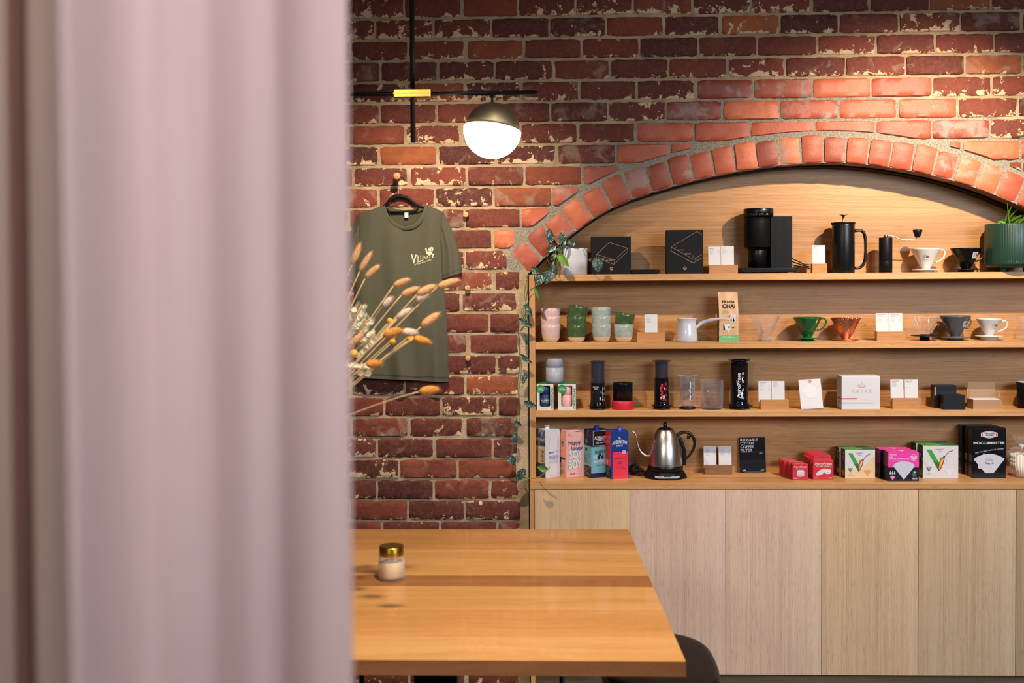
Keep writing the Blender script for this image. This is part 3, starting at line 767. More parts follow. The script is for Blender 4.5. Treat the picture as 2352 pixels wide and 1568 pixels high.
# ---- planter with green plant (right end of top shelf)
Y = .05; k = spx(Y); px = 2320; o = thing('potted_plant', 'dark green ribbed planter with strappy green plant at the shelf end', 'plant', (X(px, 600, Y), Y, Z1)); vz = lambda py: (624.5 - py) * k
DG = mat('dark_green_glaze', '1d3a30', .3)
r = 53 * k
mb = MB(); prof = [(0, vz(609)), (r * .99, vz(609)), (r, vz(607)), (r, vz(519)), (r * .985, vz(516.5)), (r * .95, vz(516.5)), (r * .93, vz(519)), (r * .93, vz(560))]
mb.lathe(prof, DG, 264, fn=lambda a, i: (1 + .012 * abs(math.sin(a * 33))) if 0 < i < 5 else 1); mb.build('pot', o)
mb = MB(); mb.lathe([(0, vz(615)), (r * .85, vz(615)), (r * .97, vz(612)), (r * 1.01, vz(605)), (r * 1.0, vz(598)), (r * .97, vz(597)), (0, vz(598.5))], DG, 64)
for a in (-.6, -2.4, 1.5): mb.lathe([(.011, 0), (.012, vz(614))], DG, 14, c=(r * .62 * math.cos(a), r * .62 * math.sin(a), 0))
mb.build('drip_tray', o)
SOIL = mat('soil', '3a2c20', .9); MB().lathe([(0, vz(528)), (r * .94, vz(528))], SOIL, 40).build('soil', o)
LEAFG = mat('plant_green', '5f8f2e', .4, Subsurface_Weight=.0)
def strap(mb, base, tip, w, m, arch=.3, seg=10, bend=0.):
    base, tip = Vector(base), Vector(tip); d = tip - base; side = Vector((-d.z, 0, d.x)).normalized() if abs(d.x) + abs(d.z) > 1e-6 else Vector((1, 0, 0))
    vs = []
    for i in range(seg + 1):
        t = i / seg; p = base.lerp(tip, t) + Vector((0, 0, 1)) * arch * d.length * 4 * t * (1 - t) * .5
        ww = w * math.sin(PI * min(1, .12 + t * .88)) ** .7 * (1 if t < 1 else 0) + .0003
        tw = Vector((side.x * .8, -.6, side.z * .8)) * ww
        vs += [p - tw, p + Vector((0, -.25 * ww, 0)) * .5, p + tw]
    mb.add(vs, [(i * 3 + j, i * 3 + j + 1, (i + 1) * 3 + j + 1, (i + 1) * 3 + j) for i in range(seg) for j in range(2)], m, True)
mb = MB(); rr = random.Random(3)
for tx, ty, w_, a in [(2277, 524, .006, .5), (2302, 468, .0035, .1), (2315, 476, .008, .0), (2352, 482, .004, .5), (2340, 505, .006, .4), (2363, 500, .006, .4), (2330, 498, .007, .3), (2300, 505, .007, .3), (2290, 512, .006, .4), (2385, 520, .006, .5), (2348, 516, .008, .3), (2312, 500, .008, .2), (2375, 490, .005, .4), (2325, 512, .009, .3)]:
    strap(mb, ((rr.uniform(-14, 10)) * k, rr.uniform(-.03, .03), vz(527)), ((tx - px) * k, rr.uniform(-.05, .01), vz(ty)), w_, LEAFG, a)
for tx, ty in ((2330, 682),): # hanging leaf tip in front of the shelf
    mb.tube(smoothp([Vector(q) for q in resample([(45 * k, -.07, vz(520)), (60 * k, -.1, vz(530)), (64 * k, -.105, vz(600)), (46 * k, -.105, vz(662))], .01)], 2), .0012, LEAFG, 6)
    strap(mb, (46 * k, -.105, vz(662)), (10 * k, -.105, vz(684)), .004, LEAFG, .15)
mb.build('foliage', o)

# ---- ceramic cup stacks
def glaze(name, c1, c2, rough=.2):
    m = mat(name, 'ffffff', rough); t = NT(m); t.l(t.ramp(t.noise(t.obj(), 45, 4), [(.3, c1), (.7, c2)]), t.b.inputs['Base Color']); return m
PINK = glaze('pink_glaze', 'c4a4a4', 'd6bab8'); GREEN = glaze('green_glaze', '33482a', '4f6640'); SAGE = glaze('sage_glaze', '8e9a96', 'aeb8b4'); RAW = mat('raw_clay', 'dcc29c', .7)
def cup(px, pyr, pyb, z0, m, label, grp, raw=True, tilt=0, wid=45.5, Y=.045):
    k = spx(Y); xx = X(px, pyb, Y); R_ = wid / 2 * k; h = .072
    o = thing('ceramic_cup', label, 'cup', (xx, Y, z0), random.Random(px).random() * 6, grp)
    pr = [(0, .0, RAW), (R_ * .50, 0, RAW), (R_ * .60, .001, RAW), (R_ * .72, .006, RAW), (R_ * .83, .014, RAW), (R_ * .885, .0205, m), (R_ * .94, .032, m), (R_ * .975, .047, m), (R_ * .985, .06, m), (R_, h, m), (R_ * .975, h + .0012, m), (R_ * .94, h - .001, m), (R_ * .92, .05, m), (R_ * .85, .03, m), (R_ * .6, .006, m), (0, .004, m)]
    MB().lathe(pr, m, 40, fn=lambda a, i: 1 + .012 * math.sin(2 * a + px) + .006 * math.sin(5 * a + px)).build('cup_body', o)
    if tilt: o.rotation_euler = (-.0, tilt, 0)
    return o
dz = .0335
k = spx(.045)
names3 = ('bottom', 'middle', 'top')
for i in range(3): cup(1265.5 + [0, -.5, 0][i], 0, 786, Z2 + i * dz, PINK, 'pink ceramic cup, %s of the leftmost stack' % names3[i], 'stacked ceramic cups')
for i in range(3): cup(1324 + [0, .5, 0][i], 0, 786, Z2 + i * dz + (.010 if i == 2 else 0), GREEN, 'dark green ceramic cup, %s of the all-green stack%s' % (names3[i], ', tilted' if i == 2 else ''), 'stacked ceramic cups', tilt=.13 if i == 2 else 0)
for i in range(3): cup(1382, 0, 786, Z2 + i * dz + (.002 if i == 2 else 0), SAGE, 'pale sage ceramic cup, %s of the three-cup sage stack' % names3[i], 'stacked ceramic cups', tilt=-.03 if i == 2 else 0)
cup(1432.5, 0, 786, Z2, SAGE, 'pale sage ceramic cup under a tilted green one', 'stacked ceramic cups')
cup(1431.5, 0, 786, Z2 + dz + .011, GREEN, 'tilted dark green ceramic cup on a sage one, beside the card block', 'stacked ceramic cups', tilt=.14)

# ---- white long-handled coffee pot
Y = .05; k = spx(Y); o = thing('coffee_pot', 'small white enamel coffee pot with long upswept handle', 'coffee pot', (X(1577.5, 785, Y), Y, Z2)); vz = lambda py: (784.5 - py) * k
ENW = mat('white_enamel', 'c4c8d8', .12, Coat_Weight=.5)
def spout(a, i): 
    d = (a - PI * 1.28) ; return 1 + (.09 * math.exp(-(d * 3) ** 2) if i in (6, 7, 8) else 0)
MB().lathe([(0, 0), (23 * k, 0), (24.5 * k, .003), (24.5 * k, vz(775)), (23 * k, vz(762)), (21 * k, vz(745)), (20.5 * k, vz(738)), (23.5 * k, vz(732)), (23.8 * k, vz(731)), (22.5 * k, vz(731.5)), (19.5 * k, vz(738)), (19.5 * k, vz(760)), (22 * k, vz(780)), (0, vz(782))], ENW, 48, fn=spout).build('pot_body', o)
hp = [(19 * k, -.004, vz(756)), (23 * k, -.006, vz(750)), (34 * k, -.01, vz(741)), (52 * k, -.03, vz(735)), (70 * k, -.045, vz(732)), (92 * k, -.06, vz(733.5))]
q = smoothp([Vector(a) for a in resample(hp, .006)], 2); MB().tube(q, [.0035 + .004 * math.sin(PI * min(1, i / len(q) + .15)) for i in range(len(q))], ENW, 10, .5, up=(0, 0, 1)).build('handle', o)

# ---- chai bag
Y = .028; k = spx(Y); o = thing('tea_bag_pack', 'tall kraft and green pack with black print, PRANA CHAI', 'pack', (X(1674, 783, Y), Y, Z2))
o['label'] = 'tall kraft coloured pouch with green bottom on the second shelf'; vz = lambda py: (783 - py) * k
KR = mat('kraft_foil', 'c8a27e', .35); GRN = mat('pack_green', '5fae6c', .5); DKG = mat('pack_dark_green', '1d4a34', .5)
w = 22 * k; dp = .05; H = vz(669)
prof = []
vs = []; nu, nv = 12, 16
mb = MB()
def bagy(uf, vf): # front y
    th = dp * (1 - max(0, (vf - .5) / .5) ** 1.3 * .93); return -th / 2 - .0018 * noise.noise(Vector((uf * 4, vf * 6, 1))) + .025
for s in (0, 1):
    vs = []
    for j in range(nv + 1):
        for i in range(nu + 1):
            uf, vf = i / nu, j / nv; y = bagy(uf, vf); y = y if s == 0 else .05 - y
            vs.append((-w + 2 * w * uf + (.001 * noise.noise(Vector((vf * 9, s, 0))) if i in (0, nu) else 0), y, vf * H))
    fs = [(j * (nu + 1) + i, j * (nu + 1) + i + 1, (j + 1) * (nu + 1) + i + 1, (j + 1) * (nu + 1) + i) for j in range(nv) for i in range(nu)]
    mb.add(vs, fs, KR, True)
for sx in (-1, 1):
    vs = []; 
    for j in range(nv + 1):
        vf = j / nv; uf = 0 if sx < 0 else 1; y = bagy(uf, vf)
        vs += [(sx * w, y, vf * H), (sx * (w - .004 * vf), .025, vf * H), (sx * w, .05 - y, vf * H)]
    mb.add(vs, [(j * 3 + i, j * 3 + i + 1, (j + 1) * 3 + i + 1, (j + 1) * 3 + i) for j in range(nv) for i in range(2)], DKG, True)
mb.add([(-w, 0, 0), (w, 0, 0), (w, .05, 0), (-w, .05, 0)], [(0, 1, 2, 3)], GRN)
mb.build('pouch', o)
p = Print(lambda u, v, L: (u, bagy((u + w) / (2 * w), v / H) - .0002 * L - .0005, v))
fx = lambda x, y: ((1540 + x / 5.6 - 1674) * k, vz(650 + y / 5.6))
def R(m, x0, y0, x1, y1, L=1, n=6): a = fx(x0, y1); b = fx(x1, y0); p.rect(a[0], a[1], b[0], b[1], m, L, n)
def T(s, m, x0, y0, x1, y1, bold=0.): a = fx(x0, y1); b = fx(x1, y0); p.text(s, a[0], a[1], b[0], b[1], m, bold, 3)
for j in range(2): R(GRN, 636, 660 + j * 42, 878, 702 + j * 42 + (0 if j else 0), 1, 8)
T('PRANA', INK, 672, 218, 832, 252, .02); T('CHAI', INK, 672, 265, 836, 315, .04); R(mat('ochre', 'b08030', .6), 690, 322, 820, 326, 2)
T('ORIGINAL', mat('lime', '9fb070', .6), 675, 345, 762, 360, .02); T('BLEND', mat('lime', '9fb070', .6), 675, 366, 765, 384, .02)
R(WHITE, 748, 402, 840, 492, 1, 5); 
for m, pts in ((mat('orange_print', 'e05a2a', .5), [(750, 404), (775, 404), (765, 440), (750, 490)]), (INK, [(800, 404), (815, 450), (826, 480), (808, 492), (802, 450)]), (GRN, [(760, 470), (785, 442), (800, 470), (790, 490)])):
    p.poly([fx(*q) for q in pts][::-1], m, 3)
R(WHITE, 678, 520, 768, 598, 1, 5); p.poly([fx(*q) for q in [(680, 522), (692, 522), (704, 596), (680, 596)]][::-1], INK, 3); R(mat('ochre', 'b08030', .6), 690, 508, 768, 520, 2, 3)
q = fx(752, 560); p.ring(q[0], q[1], .003, .0014, INK, 3); p.poly([fx(*q) for q in [(735, 600), (760, 580), (750, 632), (735, 632)]][::-1], mat('sky_print', 'a8c8e0', .5), 3)
R(INK, 792, 562, 818, 570, 2, 2); R(mat('sky_print', 'a8c8e0', .5), 805, 535, 835, 548, 2, 2); T('250g', WHITE, 672, 676, 728, 696, .03); R(WHITE, 740, 679, 785, 682, 3, 2); R(WHITE, 740, 689, 832, 693, 3, 4)
p.build('pouch_print', o, 'pouch')
# ================================================================== third shelf
Y = .045; k = spx(Y)
GREYM = mat('pale_grey_silicone', '989cae', .45)
def tumbler(px, pyb, z, scale, m, label, Yc, name='travel_cup'):
    k = spx(Yc) * scale; o = thing(name, label, 'cup', (X(px, pyb, Yc), Yc, z))
    r = 20.2 * k; h = 57 * k
    MB().lathe([(0, 0), (r * .72, 0), (r * .86, .002), (r * .95, .006), (r * .99, .014), (r, h * .63), (r * .985, h * .632), (r * .985, h * .64), (0, h * .64)], m, 48).build('cup_body', o)
    MB().lathe([(0, h * .62), (r * .975, h * .642), (r, h * .648), (r * .985, h * .97), (r * .96, h * .995), (0, h)], m, 48).build('lid', o)
    return o, r, h
# gift boxes with window
KG = mat('box_cream', 'cfccc6', .55); GREENP = mat('print_green', '0f8a46', .5); DGREEN = mat('print_dark_green', '1b6b45', .5)
def gift(px0, px1, cup_m, cup_txt, label, Y0, gap):
    o, w, h = boxat('cup_box', label, 'box', px0, px1, 881, Y0, Z3, .07, None)
    e = .0007; wx0, wx1, wy0, wy1 = -w * .31, w * .30, h * .13, h * .93
    mb = MB(); mb.box(-w / 2, w / 2, .069, .07, 0, h, KG).box(-w / 2, -w / 2 + e, 0, .07, 0, h, KG).box(w / 2 - e, w / 2, 0, .07, 0, h, KG).box(-w / 2, w / 2, 0, .07, 0, e, KG).box(-w / 2, w / 2, 0, .07, h - e, h, GREENP)
    # front panel with a rounded opening
    n = 6; r = .007; hole = []
    for cx_, cz_, a0 in ((wx1 - r, wy1 - r, 0), (wx0 + r, wy1 - r, PI / 2), (wx0 + r, wy0 + r, PI), (wx1 - r, wy0 + r, 1.5 * PI)):
        for i in range(n + 1): a = a0 + PI / 2 * i / n; hole.append((cx_ + r * math.cos(a), cz_ + r * math.sin(a)))
    outp = [(-w / 2, 0), (w / 2, 0), (w / 2, h), (-w / 2, h)]
    tri = tessellate_polygon([[Vector((x, z, 0)) for x, z in outp], [Vector((x, z, 0)) for x, z in hole[::-1]]])
    allp = outp + hole[::-1]
    mb.add([(x, 0, z) for x, z in allp], [tuple(t) for t in tri], KG); mb.build('carton', o)
    p = Print(face_front(0)); c = (wx0 + .003, h * .8); p.disc(c[0], c[1], w * .245, GREENP, 1); p.text('frank', c[0] - w * .12, c[1] + .001, c[0] + w * .12, c[1] + .008, KG, .01); p.text('green', c[0] - w * .16, c[1] - .0085, c[0] + w * .19, c[1] - .0005, KG, .02)
    p.text('ORIGINAL', w * .35, h * .04, w * .47, h * .86, DGREEN, .02, rot=90); p.text('8oz / 230ml', -w * .13, h * .055, w * .13, h * .075, INK); p.build('printed_front', o)
    # the cup inside the box
    r = w * .315; cz = .0035
    mb = MB(); H = h * .9; ins = MB().lathe([(0, .001), (r * .9, .001), (r, .008), (r, H * .62), (r * .98, H * .625), (r * .98, H * .635), (r, H * .64), (r * .98, H * .93), (r * .85, H), (0, H)], cup_m, 40, c=(0, r + .003, 0))
    return o, ins, w, h, r
NAVY = mat('navy_steel', '1c2f5e', .35); PINKM = mat('blush_steel', 'e0aaa4', .4)
for px0, px1, m, lab, lab2, tc in ((1232, 1271.5, NAVY, 'white and green cup box with dark blue cup showing in its window', 'dark blue lidded cup inside the leftmost windowed box', WHITE), (1281, 1323, PINKM, 'white and green cup box with pink cup showing in its window', 'pink lidded cup inside the second windowed box', mat('print_pink', 'f0cfc8', .5))):
    o, ins, w, h, r = gift(px0, px1, m, '', lab, .02, 0)
    t = thing('travel_cup', lab2, 'cup', tuple(o.location), 0); ins.build('cup_body', t)
    fc = face_cyl(r); p = Print(lambda u, v, L: tuple(Vector(fc(u, v, L)) + Vector((0, r + .003, 0)))); p.text('VILLINO', -r * .86, h * .32, r * .86, h * .39, tc, .03); p.text('COFFEE ROASTERS', -r * .72, h * .27, r * .72, h * .295, tc); p.build('printed_logo', t, 'cup_body')
zc = Z3 + at(1250, 881, .02).z - Z3
o, r, h = tumbler(1274, 879, zc, 1, GREYM, 'pale grey lidded travel cup standing on the two windowed boxes', .055)
p = Print(face_cyl(r)); p.text('VILLINO', -r * .8, h * .33, r * .62, h * .41, WHITE, .03); p.text('COFFEE ROASTERS', -r * .66, h * .27, r * .45, h * .295, WHITE); p.build('printed_logo', o, 'cup_body')

# coffee presses
DKB = mat('tinted_black_plastic', '15171d', .12, Coat_Weight=.3)
def press(px, name, label, ytop, yb, ftop, rt, ybody, rb, yfl, rf, rbase, m, ybase=None, mt2=None):
    Yp = .06; k = spx(Yp); o = thing('coffee_press', label, 'coffee press', (X(px, yb, Yp), Yp, Z3)); vz = lambda py: (yb - py) * k
    ybase = ybase or yb
    MB().lathe([(0, 0), (rbase * k, 0), (rbase * k * 1.02, .001), (rbase * k * 1.02, vz(yfl + 3)), (0, vz(yfl + 3))], BLACK, 48, fn=lambda a, i: 1 + .01 * math.cos(28 * a)).build('filter_cap', o)
    # hexagonal flange + chamber
    hexf = lambda a, i: (1 / math.cos(((a + PI / 6) % (PI / 3)) - PI / 6) * .9 if i in (0, 1, 2, 3) else 1)
    MB().lathe([(rbase * k * .9, vz(yfl + 2.5)), (rf * k, vz(yfl + 2)), (rf * k, vz(yfl + .8)), (rf * k * .8, vz(yfl)), (rbase * k * 1.05, vz(yfl - 1.5)), (rb * k * 1.02, vz(yfl - 5)), (rb * k, vz(yfl - 8)), (rb * k, vz(ybody)), (rb * k * .93, vz(ybody)), (rb * k * .93, vz(yfl))], m, 60, fn=hexf).build('chamber', o)
    MB().lathe([(rt * k * .96, vz(yfl - 12)), (rt * k, vz(yfl - 14)), (rt * k, vz(ytop + 5)), (rt * k * 1.05, vz(ytop + 3)), (ftop * k * .95, vz(ytop + 2)), (ftop * k, vz(ytop + 1.2)), (ftop * k * .98, vz(ytop + .3)), (rt * k * .9, vz(ytop + 1)), (rt * k * .9, vz(yfl - 11))], mt2 or m, 56).build('plunger', o)
    return o, k, vz
SMK = mat('smoky_grey_plastic', '3a3d4c', .1, 0, Alpha=.72, Coat_Weight=.4)
CHB = mat('dark_chamber_plastic', '12131a', .1, 0, Transmission_Weight=.0, Coat_Weight=.5)
def scale_rings(p, k, vz, u, ys, m, dots=True):
    for i, y in enumerate(ys):
        p.ring(u * k, vz(y), 2.3 * k, .9 * k, m, 1, 16); p.disc(u * k, vz(y), .7 * k, m, 1, 8)
        if dots and i < len(ys) - 1: p.disc(u * k, vz((y + ys[i + 1]) / 2), .6 * k, m, 1, 8)
yv = lambda v: 800 + v / 6.917
o, k, vz = press(1373.5, '', 'dark coffee press with white instructions, left of the red-based cap', 829, 939.5, 19, 15.5, 879, 16.8, 931, 24, 18, CHB, mt2=SMK)
p = Print(face_cyl(16.8 * k)); p.rect(-14 * k, vz(924), 3 * k, vz(884), INK, 1, 8)
p.text('QUICK START', -13.5 * k, vz(889.5), 1 * k, vz(887), WHITE, .03, 2); p.text('GUIDE', -10 * k, vz(893.5), -2 * k, vz(891), WHITE, .03, 2); p.lines(-12 * k, vz(903), 0, vz(896), 2, GREYINK, .5, 2, 2)
p.text('AeroPress', 9 * k, vz(920), 12.8 * k, vz(888), WHITE, .03, rot=90); scale_rings(p, k, vz, 17, [891.5, 904, 917], GREYINK); p.build('printed_scale', o, 'chamber')
o, k, vz = press(1520, '', 'coffee press with red lettering on its dark chamber', 829, 940, 22, 15, 868.5, 17, 931, 27, 18.5, CHB, mt2=SMK)
p = Print(face_cyl(17 * k)); REDP = mat('bright_red_print', 'd8202c', .5); p.text('AeroPress', -5.5 * k, vz(920), 1.2 * k, vz(881), REDP, .03, rot=90); scale_rings(p, k, vz, 7.8, [881.5, 894, 907, 919.5], REDP); p.build('printed_scale', o, 'chamber')
o, k, vz = press(1579, '', 'short clear plastic coffee press with white lettering', 862, 939, 24, 12.5, 866, 17, 931, 26, 18, CLEARP)
p = Print(face_cyl(17 * k)); WP = WHITE; p.text('AeroPress', 1 * k, vz(919), 6.5 * k, vz(877), WP, .03, rot=90); scale_rings(p, k, vz, 11.5, [880, 893, 906], GREYINK); p.build('printed_scale', o, 'chamber')
o, k, vz = press(1698, '', 'tallest coffee press, glossy near-black with large white lettering', 826.5, 939, 24.5, 17.5, 834, 20, 930, 31, 22.5, CHB)
p = Print(face_cyl(20 * k)); p.text('AeroPress', -8.5 * k, vz(913.5), -.8 * k, vz(856), WHITE, .03, rot=90); scale_rings(p, k, vz, 5.8, [857, 875.5, 894.5, 913], WHITE); p.build('printed_scale', o, 'chamber')
# clear beaker
Yp = .06; k = spx(Yp); o = thing('clear_beaker', 'empty clear plastic beaker between the clear press and tallest press', 'beaker', (X(1635, 938, Yp), Yp, Z3))
r = 26 * k; H = 65 * k
MB().lathe([(0, .0), (r * .92, 0), (r * .94, .002), (r, H), (r * 1.04, H + .0006), (r * 1.04, H - .0006), (r * .975, H - .001), (r * .91, .003), (0, .003)], CLEARP, 56).build('beaker_wall', o)
MB().tube([(r * .97, -.0, .003), (r * 1.0, -.0, H)], .0018, CLEARP, 8).build('side_rib', o)
# ribbed black cap with red base
k = spx(Yp); o = thing('grinder_cap', 'ribbed black cup with bright red rubber base between two coffee presses', 'cup', (X(1430.5, 938, Yp), Yp, Z3)); 
MB().lathe([(0, 0), (24.5 * k, .0), (25.2 * k, .003), (25.3 * k, 15 * k), (24.4 * k, 19 * k), (23 * k, 19.5 * k), (0, 19.5 * k)], mat('red_rubber', 'c01e34', .5), 56).build('rubber_base', o)
MB().lathe([(0, 19 * k), (22 * k, 19 * k), (22.4 * k, 55 * k), (23.2 * k, 57 * k), (23.2 * k, 60.5 * k), (21.5 * k, 60.5 * k), (21 * k, 40 * k), (0, 40 * k)], mat('ink_blue_black', '10141d', .25), 180, fn=lambda a, i: 1 + (.018 * math.cos(36 * a) if i in (1, 2) and True else 0)).build('ribbed_body', o)

# acrylic stand with leaflet
def stand(label, px0, px1, y0, y1, Y, z, lean, w_frac=.9):
    k = spx(Y); xm = X((px0 + px1) / 2, y1, Y); w = (px1 - px0) / 2 * k; o = thing('display_stand', label, 'stand', (xm, Y, z))
    mb = MB(); mb.box(-w * w_frac, w * w_frac, -.012, .03, 0, .0018, CLEARP); mb.box(-w * w_frac, w * w_frac, -.012, -.0102, 0, .009, CLEARP)
    M = Matrix.Translation((0, .006, .0018)) @ Matrix.Rotation(-lean, 4, 'X'); mb.box(-w * w_frac, w * w_frac, 0, .002, 0, .075, CLEARP, M=M); mb.build('acrylic_body', o); return o
def leaflet(name, label, cat, px0, px1, y0, y1, Y, z, lean, roll, m, thick=.0012):
    k = spx(Y); w = (px1 - px0) / 2 * k; h = (y1 - y0) * k; o = thing(name, label, cat, (X((px0 + px1) / 2, y1, Y), Y - .004, z)); o.rotation_euler = (-lean, roll, 0)
    MB().box(-w, w, 0, thick, 0, h, m).build('sheet', o); return o, w, h
stand('clear acrylic stand holding the pale blue and white leaflet', 1838, 1892, 866, 936, .03, Z3, .2)
o, w, h = leaflet('leaflet', 'leaflet with large pale circle and small red oval emblem', 'leaflet', 1840, 1890, 865.5, 933, .03, Z3 + .0025, .2, -.05, WHITE)
p = Print(face_front(0)); PB = mat('pale_blue_print', 'c4c6de', .6); p.disc(-.001, h * .6, w * .66, mat('pale_grey_print', 'd5d5dc', .6), 1, 40); p.ring(-.001, h * .6, w * .66, .0006, PB, 2)
p.disc(0, h * .92, w * .18, RED, 1, 20, ry=w * .11); p.lines(-w * .09, h * .9, w * .12, h * .94, 2, WHITE, .5, 1, 2)
p.lines(-w * .55, h * .19, w * .45, h * .27, 2, mat('pale_pink_print', 'ead0d4', .6), .8, 3); p.lines(-w * .7, h * .08, w * .6, h * .1, 1, PB, .5, 1); p.build('leaflet_print', o, 'sheet')
# logo box
o, w, h = boxat('drink_kit_box', 'wide white box with red flower outline and coloured stripes', 'box', 1933, 2022, 863, .015, Z3, .075, WHITE, bev=.0025, rz=-.0)
f = uvpx(w, h, 1933, 2022, 863, 935.5); g = lambda x, y: f(1720 + x / 6.917, 800 + y / 6.917); p = Print(face_front(0)); RP = mat('crimson_print', 'bf3a5a', .5)
a, b = g(1645, 692), g(1678, 638); lw = .0007
def outl(pts): p.line([g(*q) for q in pts], lw, RP, close=True)
outl([(1647, 640), (1663, 640), (1663, 676), (1680, 676), (1680, 690), (1647, 690)])
q = g(1729, 665); p.ring(q[0], q[1], 26 / 6.917 * spx(0), lw, RP); p.ring(q[0], q[1], 11 / 6.917 * spx(0), lw, RP); p.rect(q[0] - .0035, q[1] - .0006, q[0] + .0035, q[1] + .0006, RP)
outl([(1778, 640), (1817, 640), (1817, 654), (1806, 654), (1806, 690), (1790, 690), (1790, 654), (1778, 654)])
outl([(1842, 640), (1856, 640), (1856, 674), (1868, 674), (1868, 640), (1882, 640), (1882, 682), (1872, 691), (1852, 691), (1842, 682)])
outl([(1945, 640), (1945, 652), (1922, 652), (1944, 668), (1944, 690), (1908, 690), (1908, 677), (1930, 677), (1908, 660), (1908, 640)])
def petal(cx_, cy_, rx, ry, rot):
    pts = []
    for i in range(25):
        a = 2 * PI * i / 24; x = rx * math.sin(a) * (1 - .35 * math.cos(a)); y = -ry * math.cos(a)
        c_, s_ = math.cos(rot), math.sin(rot); pts.append(g(cx_ + x * c_ - y * s_, cy_ + x * s_ + y * c_))
    p.line(pts, lw, RP)
petal(1795, 573, 17, 37, 0); petal(1765, 582, 16, 28, -.5); petal(1825, 582, 16, 28, .5); petal(1750, 590, 14, 24, -1.1); petal(1840, 590, 14, 24, 1.1)
for m, x0, x1, y0, y1 in ((RP, 1478, 1715, 768, 786), (mat('pink_stripe', 'efc4c8', .5), 1478, 1808, 790, 808), (mat('teal_stripe', '9cc0cc', .5), 1478, 1974, 831, 850)):
    a, b = g(x0, y1), g(x1, y0); p.rect(a[0], a[1], b[0], b[1], m)
for s, x0, x1, y0, y1 in (('COFFEE', 1592, 1715, 742, 757), ('BREW', 1738, 1810, 768, 783), ('WATER', 1812, 1920, 790, 804), ('KIT', 1925, 1972, 812, 826)):
    a, b = g(x0, y1), g(x1, y0); p.text(s, a[0], a[1], b[0], b[1], mat('pale_pink_print', 'ead0d4', .6), .0)
p.build('printed_front', o)
p = Print(face_left(-w / 2, .075))
for m, y0, y1 in ((RP, 768, 786), (mat('pink_stripe', 'efc4c8', .5), 790, 808), (mat('teal_stripe', '9cc0cc', .5), 831, 850)): p.rect(0, g(0, y1)[1], .075, g(0, y0)[1], m)
p.build('printed_side', o)
# small black boxes
BB2 = mat('blue_black_card', '12151f', .4)
o, w, h = boxat('small_box', 'small black box standing upright behind two stacked black boxes', 'box', 2146, 2197, 884.5, .06, Z3, .045, BB2, 'small black boxes', kids='carton')
p = Print(face_front(0)); p.rect(-w * .5 + .0005, h * .55, -w * .42, h * .93, mat('dull_label', '8d8378', .6)); p.build('side_label', o)
o, w, h = boxat('small_box', 'lower of the two stacked small black boxes', 'box', 2166, 2217.5, 926.5, .004, Z3, .075, BB2, 'small black boxes'); h1 = h
boxat('small_box', 'upper of the two stacked small black boxes', 'box', 2167, 2216, 907.5, .006, Z3 + h1 + .0003, .07, BB2, 'small black boxes')
# open cardboard box with white roll
CARD = mat('brown_cardboard', 'a5866a', .8); CARDIN = mat('cardboard_inside', 'b8a796', .8)
k = spx(.02); o = thing('open_carton', 'small open brown cardboard box with raised lid flap', 'box', (X(2268, 937, .02), .02, Z3)); v = lambda y: (937 - y) * k; uu = lambda x: (x - 2268) * k
w = 32 * k; D_ = .07; hh = v(916)
mb = MB(); e = .0015
mb.box(-w, w, 0, e, 0, hh, CARD).box(-w, -w + e, e, D_, 0, hh, CARD).box(w - e, w, e, D_, 0, hh, CARD).box(-w, w, D_ - e, D_, 0, v(893), CARD).box(-w, w, e, D_, 0, e, CARD).build('carton', o)
M = Matrix.Translation((0, D_ - e, v(893))) @ Matrix.Rotation(.35, 4, 'X'); mb = MB(); mb.box(-w * .96, w * .96, -e, 0, 0, .026, CARD, M=M)
for s in (-1, 1):
    M2 = M @ Matrix.Translation((s * w * .96, 0, 0)) @ Matrix.Rotation(s * .9, 4, 'Z'); mb.box(min(0, s * .012), max(0, s * .012), -e, 0, .002, .024, CARD, M=M2)
    mb.prism([(s * w, v(914)), (s * (w + .001), v(899)), (s * (w + .006), v(895)), (s * (w + .006), v(912))], .03, .03 + e, CARD)
mb.build('lid', o)
t_ = thing('paper_wrap', 'white paper wrapped insert lying in the open brown box', 'paper', (X(2268, 937, .02), .02, Z3)); MB().box(-w + e + .001, w - e - .001, .008, D_ - .008, e + .0005, hh + .003, WHITE, .005).build('wrap', t_)
# black canister at the right edge
k = spx(.06); o = thing('canister', 'black canister with pale lid at the right end of the third shelf', 'canister', (X(2362, 937, .06), .06, Z3))
MB().lathe([(0, 0), (23 * k, 0), (24 * k, .003), (24.5 * k, 40 * k), (26 * k, 58 * k), (0, 58 * k)], BLACKM, 40).build('body', o)
MB().lathe([(0, 57 * k), (23 * k, 57.8 * k), (22 * k, 60 * k), (0, 60 * k)], mat('pale_lid', 'c8c8cc', .4), 40).build('lid', o)

# ================================================================== bench top things
def onb(px, py): return onz(px, py, ZB)
def bench_box(name, label, cat, pL, pR, ytop, dep, m, group=None, bev=.0008, kid='carton', side=None):
    """pL,pR: pixels of the front bottom corners; the yaw follows from them"""
    a, b = onb(*pL), onb(*pR); d = b - a; rz = math.atan2(d.y, d.x); w = d.length; h = at((pL[0] + pR[0]) / 2, ytop, (a.y + b.y) / 2).z - ZB
    o = thing(name, label, cat, ((a.x + b.x) / 2, (a.y + b.y) / 2, ZB), rz, group)
    if m is not None: MB().box(-w / 2, w / 2, 0, dep, 0, h, m, bev).build(kid, o)
    return o, w, h
